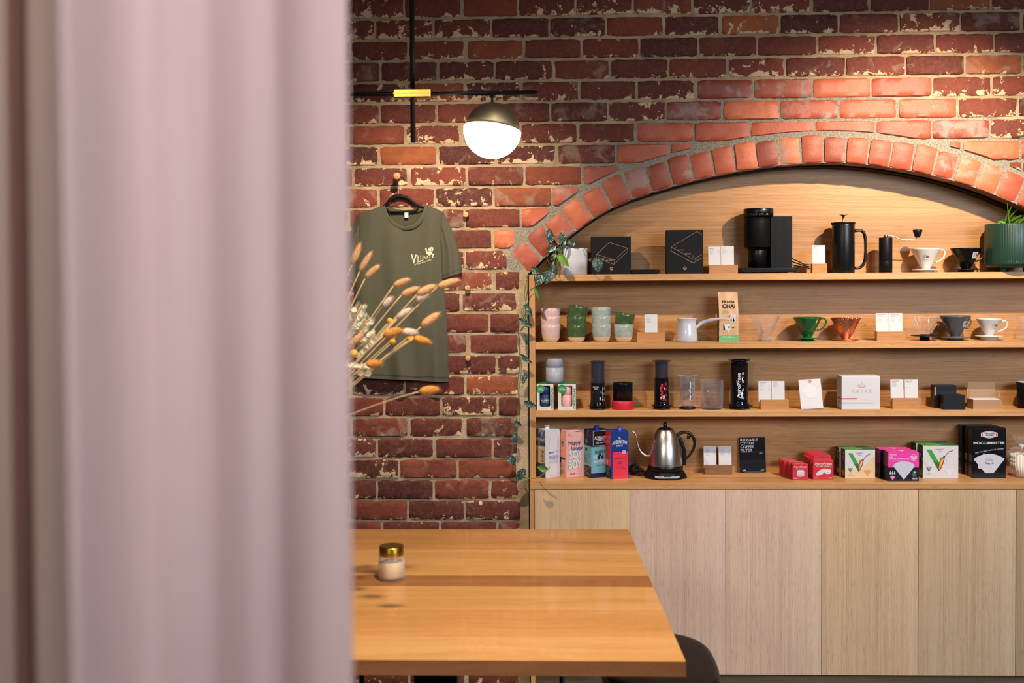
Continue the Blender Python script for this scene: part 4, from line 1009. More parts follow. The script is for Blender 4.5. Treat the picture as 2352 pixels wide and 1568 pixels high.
# milk cartons: front face right, narrow left side visible
def carton(label, pl, pm, pr, ytop, mats, capm=None, cap=(0, 0), fold=True):
    """pl,pm,pr: bottom pixels of left-back, front-left edge and right corners"""
    a, b, c = onb(*pl), onb(*pm), onb(*pr); d = c - b; rz = math.atan2(d.y, d.x); w = d.length; dep = max(.058, min(.09, (b - a).length))
    dep = .068; k = spx((b.y + c.y) / 2); h = at(pm[0], ytop, b.y).z - ZB
    o = thing('drink_carton', label, 'carton', (b.x, b.y, ZB), rz, 'drink cartons'); mf, ms = mats
    mb = MB(); vs = [(0, 0, 0), (w, 0, 0), (w, dep, 0), (0, dep, 0), (0, 0, h), (w, 0, h), (w, dep, h), (0, dep, h)]
    mb.add(vs, [(0, 1, 5, 4)], mf).add(vs, [(3, 0, 4, 7), (1, 2, 6, 5), (0, 3, 2, 1)], ms).add(vs, [(2, 3, 7, 6), (4, 5, 6, 7)], mf)
    mb.box(.001, w - .001, dep * .48, dep * .52, h, h + .0015, mf)
    c_ = mb.build('carton_body', o); bm = bmesh.new(); bm.from_mesh(c_.data); bmesh.ops.bevel(bm, geom=[e for e in bm.edges if e.calc_length() > .03], offset=.0012, segments=2, affect='EDGES', profile=.5); bm.to_mesh(c_.data); bm.free()
    if capm:
        cx, cy = cap; mb = MB(); mb.lathe([(.011, h - .001), (.0115, h + .001), (.0115, h + .003), (.0105, h + .0035), (.0105, h + .013), (.0095, h + .0145), (0, h + .0145)], capm, 32, c=(w * cx, dep * cy, 0), fn=lambda a, i: 1 + .015 * math.cos(24 * a)); mb.build('screw_cap', o)
    return o, w, dep, h
cw = lambda s0, x, y: (1180 + x / 7.84, 950 + y / 7.84)
WC = mat('carton_white', 'd0d2dc', .4); SLATE = mat('carton_slate', '5c6a86', .45); SLD = mat('carton_dark_slate', '2f3c58', .45); SAND = mat('sand_print', 'd9bd94', .5)
o, w, d, h = carton('white drink carton with bottle outline and slate blue side, leftmost', (1231, 1093), (1253, 1098.5), (1287, 1094), 987, (WC, SLATE), mat('cap_white', 'cfd0da', .4), (.42, .45))
p = Print(lambda u, v, L: (u, -EPS * L, v)); U = lambda x: (x - 573) / (815 - 573) * w; V = lambda y: (1155 - y) / (1155 - 300) * h
bl = [(665, 330), (755, 322), (757, 390), (790, 560), (800, 690), (805, 1085), (790, 1105), (645, 1120), (625, 1100), (622, 700), (630, 570), (660, 420)]
p.line([(U(x), V(y)) for x, y in bl], .0008, GREYINK, close=True)
p.text('MILK', U(635), V(725), U(712), V(698), INK, .01); p.text('LAB', U(720), V(715), U(785), V(672), GREYINK, -.0)
p.rect(U(638), V(825), U(785), V(765), mat('periwinkle', '8896c0', .5)); p.text('SOY', U(650), V(810), U(725), V(780), WC, .01); p.text('1L', U(735), V(805), U(775), V(778), WC); p.lines(U(640), V(905), U(790), V(840), 4, GREYINK, .25, 5)
p.build('printed_front', o)
p = Print(lambda u, v, L: (-EPS * L, d - u, v)); U = lambda x: (x - 410) / (573 - 410) * d; V2 = lambda y: (1150 - y) / (1150 - 300) * h
p.rect(0, 0, d, V2(915), SLD, 1); p.poly([(U(455), V2(305)), (U(565), V2(305)), (U(512), V2(440))][::-1], mat('slate_light', '8792a8', .5), 1); p.line([(U(455), V2(315)), (U(512), V2(440)), (U(565), V2(315))], .001, SLD, 2)
p.rect(U(415), V2(505), U(470), V2(450), SAND, 1); p.lines(U(480), V2(500), U(560), V2(460), 2, WC, .4, 2); p.rect(0, V2(580), d, V2(535), SLD); p.text('MILK', U(430), V2(570), U(500), V2(545), GREYINK, .02, 2); p.rect(U(415), V2(890), U(560), V2(600), SAND, 1)
for i in range(9): p.rect(U(415), V2(660 + i * 25), U(560), V2(657 + i * 25), SLATE, 2)
p.lines(U(425), V2(880), U(450), V2(665), 9, INK, .3, 1, 3); p.lines(U(510), V2(880), U(550), V2(665), 9, INK, .3, 2, 3)
p.build('printed_side', o)
PKF = mat('carton_pink', 'dfaaa4', .4); PKS = mat('carton_peach', 'e59b7c', .45)
o, w, d, h = carton('pink drink carton with dark brush lettering, second from the left', (1284, 1092), (1301, 1097.5), (1343, 1093), 989, (PKF, PKS))
p = Print(lambda u, v, L: (u, -EPS * L, v)); U = lambda x: (x - 945) / (1272 - 945) * w; V = lambda y: (1155 - y) / (1155 - 300) * h
NB = mat('navy_print', '20306e', .5); MINT = mat('mint_print', 'cfe3dc', .5); BLU = mat('blue_print', '6f9fc8', .5); MAG = mat('magenta_print', 'e66aa0', .5)
p.text('Happy', U(985), V(590), U(1200), V(485), NB, .02, 3, .0, 0, 0); p.text('happy', U(1030), V(700), U(1235), V(585), NB, .02, 3)
for s, x0, x1, y0, y1 in (('SOY', 1000, 1228, 665, 815), ('BOY', 985, 1215, 840, 1000)):
    p.text(s, U(x0 - 9), V(y1 + 6), U(x1 - 9), V(y0 + 6), BLU, .05); p.text(s, U(x0), V(y1), U(x1), V(y0), MINT, .05, 4)
p.lines(U(975), V(420), U(1060), V(380), 2, MAG, .5, 1); p.lines(U(985), V(375), U(1030), V(350), 1, NB, .3, 1); p.lines(U(1110), V(340), U(1255), V(320), 1, NB, .5, 1); p.text('ONE LITRE', U(1010), V(1108), U(1100), V(1080), NB, .02); p.lines(U(1110), V(1105), U(1215), V(1085), 1, MAG, .3)
p.build('printed_front', o)
p = Print(lambda u, v, L: (-EPS * L, d - u, v)); U = lambda x: (x - 812) / (945 - 812) * d; V2 = lambda y: (1145 - y) / (1145 - 300) * h
q = (U(890), V2(530)); p.ring(q[0], q[1], .011, .0012, NB, 1, 24, .5, 5.6, ry=.014); p.text('1.96', U(875), V2(580), U(905), V2(500), NB, .03, rot=90); p.rect(U(825), V2(830), U(925), V2(790), NB); p.lines(U(860), V2(700), U(895), V2(670), 2, MAG, .5); p.rect(U(838), V2(890), U(868), V2(835), NB); p.lines(U(835), V2(985), U(930), V2(900), 5, NB, .25, 3)
p.rect(U(838), V2(1100), U(915), V2(1000), SAND); 
for i in range(9): p.rect(U(843 + i * 8), V2(1095), U(846.5 + i * 8), V2(1005), INK, 2)
p.line([(U(865), V2(300)), (U(905), V2(425)), (U(938), V2(300))], .001, PKF); p.build('printed_side', o)
NAV = mat('carton_navy', '161f4c', .3); TEAL = mat('carton_teal', '6ba6b4', .4); BLK = mat('carton_black', '14151c', .4); CBL = mat('cap_blue', '1f3bbf', .35)
o, w, d, h = carton('navy and teal drink carton with coffee bean print', (1342, 1092), (1358, 1098), (1399, 1094), 989, (NAV, BLK), CBL, (.5, .4))
p = Print(lambda u, v, L: (u, -EPS * L, v)); U = lambda x: (x - 1395) / (1620 - 1395) * w * .72; V = lambda y: (1160 - y) / (1160 - 300) * h
p.rect(U(1395), V(1075), w, V(600), TEAL, 1); p.rect(U(1425), V(580), w, V(305), BLK, 1); p.line([(w, V(312)), (U(1430), V(312)), (U(1430), V(580)), (w, V(580))], .0012, WC, 2)
p.text('ALTERNATIVE', U(1455), V(470), U(1455) + w * .74, V(410), WC, .03); p.text('DAIRY CO', U(1505), V(497), U(1640), V(472), WC, .02); p.text('100% ALMOND', U(1475), V(540), U(1660), V(515), WC, .01)
p.text('BARISTA', U(1465), V(720), U(1685), V(665), NAV, .02); p.text('ALMOND', U(1440), V(890), U(1650), V(840), WC, .01)
for cx, cy in ((1545, 750), (1530, 800), (1590, 790)): p.disc(U(cx), V(cy), .0055, NAV, 2, 16, ry=.008)
p.text('Crafted from', U(1475), V(945), U(1640), V(925), NAV, .02); p.rect(U(1430), V(815), U(1490), V(748), mat('teal_light', '8fc0cb', .4), 2); p.build('printed_front', o)
p = Print(lambda u, v, L: (-EPS * L, d - u, v)); U = lambda x: (x - 1275) / (1395 - 1275) * d; V2 = lambda y: (1150 - y) / (1150 - 300) * h
p.rect(0, V2(940), d, V2(580), TEAL); p.line([(U(1345), V2(420)), (U(1345), V2(310)), (U(1370), V2(300))], .0012, GREYINK); p.poly([(U(1330), V2(445)), (U(1312), V2(510)), (U(1330), V2(545)), (U(1350), V2(510))], mat('carton_teal_dark', '3c7688', .4), 2); p.disc(U(1328), V2(650), .008, BLK, 2); p.lines(U(1290), V2(900), U(1380), V2(720), 6, BLK, .25, 2, 2); p.lines(U(1285), V2(1120), U(1385), V2(960), 7, GREYINK, .25, 2, 2); p.build('printed_side', o)
BLU2 = mat('carton_blue', '1c3a86', .22); RED2 = mat('carton_red', 'dc3048', .35)
o, w, d, h = carton('glossy blue and red drink carton with blue cap, beside the kettle', (1386, 1094), (1404, 1100.5), (1444.5, 1098), 991, (BLU2, RED2), CBL, (.62, .35))
p = Print(lambda u, v, L: (u, -EPS * L, v)); U = lambda x: (x - 1735) / (2078 - 1735) * w; V = lambda y: (1180 - y) / (1180 - 310) * h
p.rect(U(1762), V(1178), U(2058), V(690), RED2, 1, 1); p.text('The', U(1870), V(455), U(1920), V(415), WC, .02); p.text('ALTERNATIVE', U(1755), V(560), U(2045), V(492), WC, .04, arc=.006); p.text('DAIRY CO', U(1835), V(590), U(1960), V(560), WC, .03)
p.disc(U(1983), V(692), .0075, WC, 2); p.ring(U(1983), V(692), .0045, .0012, INK, 3); p.disc(U(1983), V(692), .002, INK, 3, 4)
p.text('BARISTA', U(1790), V(812), U(2025), V(788), NAV, .01); p.text('OAT', U(1862), V(915), U(1950), V(852), BLU2, .04); p.text('MADE WITH', U(1840), V(970), U(1985), V(955), NAV, .02); p.text('PLANT BASED', U(1810), V(1000), U(2015), V(985), NAV, .01); p.text('1 LITRE', U(1875), V(1137), U(1950), V(1124), NAV, .01); p.build('printed_front', o)
p = Print(lambda u, v, L: (-EPS * L, d - u, v)); U = lambda x: (x - 1617) / (1735 - 1617) * d; V2 = lambda y: (1170 - y) / (1170 - 300) * h
p.rect(0, 0, d, V2(945), BLK); p.lines(U(1630), V2(830), U(1715), V2(560), 17, mat('carton_dark_red', '8c1828', .4), .45, 2, 1); p.text('ALTERNATIVE', U(1630), V2(520), U(1710), V2(495), WC, .01); p.disc(U(1662), V2(880), .006, WC, 1, 14, ry=.01); p.lines(U(1640), V2(1150), U(1720), V2(960), 8, GREYINK, .25, 2, 2); p.build('printed_side', o)

# ---- electric gooseneck kettle
kb = onb(1528, 1096); kx = kb.x; Yk = .03; k = spx(Yk); xk = X(1528, 1090, Yk)
kz = lambda y: (y - 0) * 0
YB = at(1528, 1094, Yk).z   # reference: pixel rows to heights at the kettle depth
def kzz(py): return at(1528, py, Yk).z - ZB
o = thing('kettle_base', 'black octagonal kettle base with silver button panel', 'kettle base', (xk, Yk, ZB)); r8 = 51 * k
mb = MB(); oc = [(r8 * c_ , r8 * s_ * .95) for c_, s_ in [(math.cos(PI / 8 + i * PI / 4), math.sin(PI / 8 + i * PI / 4)) for i in range(8)]]
def loft(mb, rings, m, smooth=False):
    n = len(rings[0]); vs = [v for r_ in rings for v in r_]
    mb.add(vs, [(i * n + j, i * n + (j + 1) % n, (i + 1) * n + (j + 1) % n, (i + 1) * n + j) for i in range(len(rings) - 1) for j in range(n)] + [tuple(range(n))[::-1], tuple(range((len(rings) - 1) * n, len(rings) * n))], m, smooth)
hb = .031
loft(mb, [[(x * s_, y * s_, z_) for x, y in oc] for s_, z_ in ((.95, 0), (1, .002), (1, .008), (.955, .018), (.86, hb - .002), (.82, hb))], BLACK)
mb.build('base_body', o)
# silver control panel lying on the sloping front
yfr = -r8 * .95 * math.cos(PI / 8); 
def pan(u, v, L): # v 0..1 from the lower edge up
    z_ = .0085 + v * (.0175 - .0085) * 1.0; s_ = 1 - (.045) * ((z_ - .008) / .010); return (u, yfr * s_ - EPS * (L + 2), z_)
p = Print(pan); SP = mat('silver_panel', 'b4b6ba', .3, .6); pw = 29 * k
p.poly([(-pw, 1.), (-pw * .93, .3), (-pw * .7, -.0), (pw * .7, 0), (pw * .93, .3), (pw, 1.)], SP, 1)
p.rect(-pw * .28, .6, pw * .33, .92, INK, 2); 
for a_, b_ in ((-.68, .72), (-.52, .72), (.62, .72), (-.6, .3), (-.12, .2), (.15, .2), (.5, .3)): p.ring(a_ * pw, b_, .0022, .0006, INK, 2, 12, ry=.22)
p.build('control_panel', o)
o = thing('electric_kettle', 'brushed steel gooseneck kettle with black handle on its base', 'kettle', (xk, Yk, ZB + hb + .0004)); kzk = lambda py: kzz(py) - hb
prof = [(40 * k, 1066.5), (39.6 * k, 1060), (38.9 * k, 1050), (37.6 * k, 1040), (35.5 * k, 1028), (32.5 * k, 1016), (29 * k, 1006), (25 * k, 997), (20.5 * k, 989.5), (17.5 * k, 986)]
BST = mat('kettle_steel', 'cdc9c1', .3, 1)
zb_ = 0
h_body = .160
zmap = lambda py: .014 + (1066.5 - py) / (1066.5 - 986) * (h_body - .014)
zmap = lambda py: kzk(py)
MB().lathe([(0, 0), (39.5 * k, 0), (40.3 * k, .002), (40.3 * k, zmap(1067)), (39.5 * k, zmap(1066))], BLACK, 64).build('black_foot', o)
MB().lathe([(r_, zmap(y_)) for r_, y_ in prof], BST, 80).build('steel_body', o)
mb = MB(); mb.lathe([(18.5 * k, zmap(987.5)), (16.5 * k, zmap(985)), (12 * k, zmap(982.5)), (5 * k, zmap(981)), (2.4 * k, zmap(980))], BLACK, 48); mb.lathe([(0, zmap(968.6)), (2.5 * k, zmap(969.2)), (4.4 * k, zmap(972)), (5 * k, zmap(975.5)), (4.5 * k, zmap(979)), (2.6 * k, zmap(982)), (0, zmap(982.5))], BLACK, 24); mb.build('lid', o)
kp = lambda x, y, yy=0: ((1420 + x / 6.533 - 1528) * k, yy, zmap(950 + y / 6.533))
mb = MB(); sp = smoothp([Vector(q) for q in resample([kp(480, 560, -.0), kp(475, 615), kp(450, 640), kp(410, 628), kp(350, 585), kp(310, 520), kp(285, 430), kp(275, 350), kp(258, 300), kp(230, 268), kp(196, 257)], .004)], 3)
n = len(sp); mb.tube(sp, [.0062 - .0028 * min(1, i / n * 1.5) for i in range(n)], BST, 14).build('gooseneck_spout', o)
mb = MB()
hp = smoothp([Vector(q) for q in resample([kp(985, 770), kp(995, 700), kp(990, 560), kp(955, 440), kp(905, 350)], .005)], 2); mb.tube(hp, .0062, BLACK, 12, 1.3)
hp = smoothp([Vector(q) for q in resample([kp(880, 330), kp(930, 290), kp(1000, 272), kp(1075, 295), kp(1130, 360), kp(1150, 440), kp(1130, 530), kp(1080, 610), kp(1005, 690)], .005)], 2)
n = len(hp); mb.tube(hp, [.0068 - .0026 * (i / n) ** 2 for i in range(n)], BLACK, 12, 1.4)
mb.tube([kp(1060, 330), kp(1050, 365), kp(1032, 376)], [.004, .003, .0012], BLACK, 8, 2); mb.build('handle', o)
rf = lambda v: 39.9 * k
p = Print(lambda u, v, L: ((39.75 * k + .0006) * math.sin(u / (39.9 * k)), -(39.75 * k + .0006) * math.cos(u / (39.9 * k)), v)); p.text('BONAVITA', -13 * k, zmap(1064.6), 11 * k, zmap(1062), INK, .04); p.build('printed_name', o, 'steel_body')
# coiled black power cord
mb = MB(); c0 = onb(1452, 1090); kc = spx(.03); rr = random.Random(5); pts = []
for i in range(150):
    a = i / 149 * 2 * PI * 4.2; R_ = .017 + .003 * math.sin(i * .3); pts.append(Vector((R_ * math.cos(a) + .003 * math.sin(i * .11), .02 + .012 * math.sin(a * .5 + 1), .024 + R_ * 1.05 * math.sin(a))))
mb.tube(pts, .0024, BLACK, 8)
pts = [Vector((.02 + .016 * math.cos(a) + .006 * math.sin(2.3 * a), .0 + .01 * math.sin(a * .7), .017 + .013 * math.sin(a))) for a in [i * .16 for i in range(110)]]; mb.tube(pts, .0024, BLACK, 8)
mb.tube(smoothp([Vector(q) for q in resample([(.03, -.005, .004), (.045, -.0, .003), (.06, .01, .0035), (.08, .03, .004)], .004)], 2), .0024, BLACK, 8)
lo = min(v[2] for v in mb.v); mb.v = [(v[0], v[1], v[2] - lo + .0002) for v in mb.v]
co_ = mb.build('power_cord', None, (X(1457, 1085, .06), .06, ZB)); tag(co_, 'coiled glossy black cord lying between blue carton and kettle', 'cord')

# card block + cards on the bench
Yb = .02
def onbY(py, px=1600): return onb(px, py).y
Yc = onbY(1089, 1650)
card_holder(1618.5, 1682, 1068, Yc, ZB, 'dark walnut card block on the bench right of the kettle', WALNUT)
price_card(1616.5, 1645.5, 1025, 1068, Yc, ZB, 'left price card on the bench, in the dark walnut block', 'Kettles', (1,), 11, .06, .02)
price_card(1651, 1680.5, 1025, 1068, Yc, ZB, 'right price card on the bench, in the dark walnut block', 'Filters', (1,), 12, .06, .02)
Ys = onbY(1085.5, 1730)
stand('clear acrylic stand holding the black filter booklet', 1702, 1760, 1005, 1087, Ys, ZB, .12, .72)
o, w, h = leaflet('filter_booklet', 'black booklet with large white capital lettering', 'booklet', 1700, 1759, 1005, 1084.5, Ys, ZB + .0025, .1, -.018, mat('booklet_black', '101116', .6), .004)
p = Print(face_front(0)); U = lambda x: (x - 1815) / (2220 - 1815) * 2 * w - w; V = lambda y: (885 - y) / (885 - 358) * h
for s, x1, y0, y1 in (('REUSABLE', 2105, 372, 414), ('COTTON', 2045, 425, 465), ('COFFEE', 2038, 477, 517), ('FILTER', 2018, 529, 570)): p.text(s, U(1833), V(y1), U(x1), V(y0), WHITE, .03)
p.rect(U(1835), V(579), U(2195), V(576), WHITE); p.text('#01', U(2122), V(606), U(2172), V(590), WHITE, .02); p.poly([(U(1852), V(865)), (U(1878), V(865)), (U(1866), V(842))], WHITE); p.lines(U(1880), V(865), U(1905), V(842), 3, WHITE, .5); p.lines(U(2138), V(865), U(2205), V(840), 4, GREYINK, .4); p.build('booklet_print', o, 'sheet')

# ---- red filter boxes: two rows
def redfront(o, w, h, big, hz=0):
    p = Print(face_front(0)); U = lambda a: -w / 2 + a * w; V = lambda a: a * h
    if not big:
        p.text('AeroPress', U(.06), V(.79), U(.9), V(.9), WHITE, .05); p.text('Micro-Filters', U(.22), V(.68), U(.77), V(.745), mat('pale_yellow', 'e8c8a0', .5), .02)
        p.rect(U(.27), V(.26), U(.73), V(.58), WHITE, 1); p.disc(U(.5), V(.26), w * .23, WHITE, 1, 20, ry=h * .055); p.disc(U(.5), V(.58), w * .23, mat('filter_shade', 'dcdce4', .6), 2, 20, ry=h * .05); p.ring(U(.5), V(.47), w * .23, .0005, GREYINK, 3, 12, PI, 2 * PI, ry=h * .05); p.ring(U(.5), V(.36), w * .23, .0005, GREYINK, 3, 12, PI, 2 * PI, ry=h * .05)
        p.lines(U(.05), V(.08), U(.38), V(.15), 2, WHITE, .5, 1)
    else:
        p.text('AeroPress', U(.08), V(.77), U(.92), V(.88), WHITE, .05); p.text('XL Micro-Filters', U(.15), V(.66), U(.85), V(.735), mat('pale_yellow', 'e8c8a0', .5), .02)
        p.rect(U(.6), V(.34), U(.86), V(.5), mat('filter_shade', 'dcdce4', .6), 1); p.disc(U(.72), V(.5), w * .13, WHITE, 2, 20, ry=h * .05); p.disc(U(.72), V(.34), w * .13, mat('filter_shade', 'dcdce4', .6), 1, 20, ry=h * .05)
        p.poly([(U(.4) + w * .27 * math.cos(a) * .95 + h * .0 , V(.39) + h * .13 * math.sin(a) + w * .27 * math.cos(a) * .45) for a in [2 * PI * i / 28 for i in range(28)]], WHITE, 3)
        p.lines(U(.08), V(.06), U(.28), V(.11), 2, mat('pale_yellow', 'e8c8a0', .5), .4, 1); p.rect(U(.74), V(.07), U(.93), V(.1), WHITE)
    p.build('printed_front', o)
RBX = mat('red_box_card', 'c22a38', .45)
ords = ['front box', 'second box', 'third box', 'rearmost box']
for i, (pl, pr, yt) in enumerate([((1820.5, 1102), (1857, 1102), 1066), ((1812, 1098.5), (1847, 1098.5), 1062), ((1800, 1094.5), (1834, 1094.5), 1058.5), ((1793, 1091.5), (1826, 1091.5), 1055)]):
    a = onb(*pl); o, w, h = bench_box('filter_box', '%s in the row of small red boxes%s' % (ords[i], ' showing a white filter stack' if i == 0 else ''), 'box', pl, pr, yt, .031, RBX, 'small red filter boxes')
    if i == 0: redfront(o, w, h, False)
    p = Print(face_top(h)); p.lines(-w * .35, .012, w * .35, .016, 1, WHITE, .8); p.build('printed_top', o)
ords = ['front box', 'second box', 'third box', 'fourth box', 'rearmost box']
for i, (pl, pr, yt) in enumerate([((1867.5, 1101), (1914.5, 1101), 1056.5), ((1862, 1097.5), (1908, 1097.5), 1053.5), ((1857, 1094.5), (1902, 1094.5), 1051), ((1852, 1092), (1896, 1092), 1048.5), ((1847, 1089.5), (1890, 1089.5), 1046)]):
    o, w, h = bench_box('filter_box', '%s in the row of larger red boxes with rounded hang tabs' % ords[i], 'box', pl, pr, yt, .024, RBX, 'larger red filter boxes')
    tp = [(-w * .42, h), (w * .42, h)] + [(w * .42 - .006 * (1 - math.sin(a)), h + .018 + .006 * (math.cos(PI / 2 - a) - 1) * 1) for a in (0, .5, 1., PI / 2)] + [(-w * .42 + .006 * (1 - math.sin(a)), h + .018 + .006 * (math.cos(PI / 2 - a) - 1)) for a in (PI / 2, 1., .5, 0)]
    MB().prism([(x, z_) for x, z_ in [(-w * .42, h - .001), (w * .42, h - .001), (w * .42, h + .013), (w * .37, h + .019), (w * .28, h + .022), (-w * .28, h + .022), (-w * .37, h + .019), (-w * .42, h + .013)]], .0105, .0115, RBX).build('hang_tab', o)
    if i == 0:
        redfront(o, w, h, True); p = Print(face_front(.0105)); p.rect(-w * .2, h + .008, w * .2, h + .0105, mat('slot_red', '8c1a26', .5)); p.rect(-w * .12, h + .013, w * .12, h + .014, mat('slot_red', '8c1a26', .5)); p.build('hang_slot', o, 'hang_tab')
# ---- white/green dripper filter boxes
GT = mat('box_green', '3f9a3c', .4); GTD = mat('box_deep_green', '1f6a38', .45); DG2 = mat('box_dark_green', '1c3f26', .5)
def splash(p, U, V, sc, x0, y0):
    AM = mat('amber_print', 'd98a35', .4); BR = mat('brown_print', '5c2e1c', .4)
    S = lambda pts: [(U(x), V(y)) for x, y in pts]
    p.poly(S([(1668, 1052), (1658, 1005), (1662, 930), (1690, 860), (1745, 810), (1762, 815), (1750, 870), (1735, 930), (1700, 1010)][::-1]), BR, 3)
    p.poly(S([(1672, 1035), (1666, 1000), (1672, 935), (1697, 872), (1742, 830), (1736, 880), (1722, 925), (1695, 995)][::-1]), AM, 4)
    p.poly(S([(1690, 960), (1700, 890), (1730, 850), (1722, 910)][::-1]), mat('pale_amber', 'f0b868', .4), 5)
    p.line(S([(1750, 830), (1775, 795), (1800, 765), (1815, 745), (1850, 735), (1885, 720)]), 9 * sc, BR, 3)
    for a, b, r_ in ((1690, 840, 9), (1778, 870, 6), (1820, 775, 6), (1758, 935, 4), (1822, 815, 4)): p.disc(U(a), V(b), r_ * sc, BR, 3, 8)
def v60(label, pl, pr, yt, grp, num, lower, front=True, dep=.062):
    o, w, h = bench_box('filter_box', label, 'box', pl, pr, yt, dep, WHITE, grp)
    p = Print(face_front(0)); x0, x1, yb, yt2 = 1420, 1965, 1163, 648
    U = lambda x: (x - x0) / (x1 - x0) * w - w / 2; V = lambda y: (yb - y) / (yb - yt2) * h; sc = w / (x1 - x0)
    if lower: p.poly([(U(x), V(y)) for x, y in [(1421, 1162), (1964, 1162), (1964, 745), (1840, 860), (1700, 1030), (1560, 1010), (1421, 1010)]], mat('oat_print', 'd9c09c', .5), 1)
    n = 1
    p.poly([(U(x), V(y)) for x, y in [(1668, 1054), (1475, 710), (1550, 710), (1665, 905), (1660, 990)]], GT, 2); p.poly([(U(x), V(y)) for x, y in [(1668, 1054), (1585, 905), (1665, 905), (1660, 990)]], GTD, 3)
    p.text('HARIO', U(1617), V(718), U(1748), V(697), MAG if False else mat('plum_print', 'a83a60', .5), .01); p.text('V60', U(1652), V(752), U(1718), V(732), GREYINK, .01)
    splash(p, U, V, sc, 0, 0)
    p.ring(U(1620), V(750), 240 * sc, 2.5 * sc, GREYINK, 1, 20, PI * 1.02, PI * 1.35)
    p.poly([(U(1466), V(982)), (U(1514), V(1062)), (U(1562), V(982))], DG2 if False else mat('teal_green', '1d5a4a', .4), 2); p.text(num, U(1492), V(1008), U(1538), V(988), WHITE, .03, 3); p.text('40', U(1505), V(1035), U(1525), V(1015), WHITE, .0, 3)
    p.text('COFFEE', U(1468), V(1094), U(1545), V(1084), GREYINK, 0); p.text('PAPER FILTER', U(1468), V(1114), U(1602), V(1102), GREYINK, .01)
    cm = mat('brown_filter', 'c99a58', .6) if lower else mat('white_filter', 'd3d6e2', .6)
    p.poly([(U(1745), V(1020)), (U(1828), V(1122)), (U(1905), V(1020)), (U(1825), V(1012))], cm, 2)
    p.build('printed_front', o)
    p = Print(face_top(h)); p.rect(-w / 2, 0, w / 2, dep, GT, 1); p.rect(0, 0, w / 2, dep, GTD, 2); p.text('HARIO', -w * .1, dep * .3, w * .12, dep * .6, WHITE, .02, 3); p.build('printed_top', o)
    p = Print(lambda u, v, L: (-w / 2 - EPS * L, dep - u, v)); p.rect(0, 0, dep, h, DG2, 1); p.rect(dep * .3, h * .08, dep * .85, h * .24, mat('label_grey', 'a9a49c', .6), 2); p.poly([(dep * .45, h * .9), (dep * .62, h * .76), (dep * .8, h * .9)], mat('label_grey', 'a9a49c', .6), 2); p.build('printed_side', o)
v60('front box of the two green-topped boxes with beige lower half', (1941, 1098), (2010, 1098), 1032.5, 'green-topped filter boxes', '01', True)
v60('rear box of the pair with beige fronts and green tops', (1928, 1091.5), (1996, 1091.5), 1028.5, 'green-topped filter boxes', '01', True)
v60('larger all-white-front filter box with green top, right of the pink boxes', (2119.5, 1098), (2201, 1098), 1023, 'green-topped filter boxes', '02', False)
v60('rear all-white green-topped box behind its larger-looking twin', (2104, 1091.5), (2185, 1091.5), 1018, 'green-topped filter boxes', '02', False)
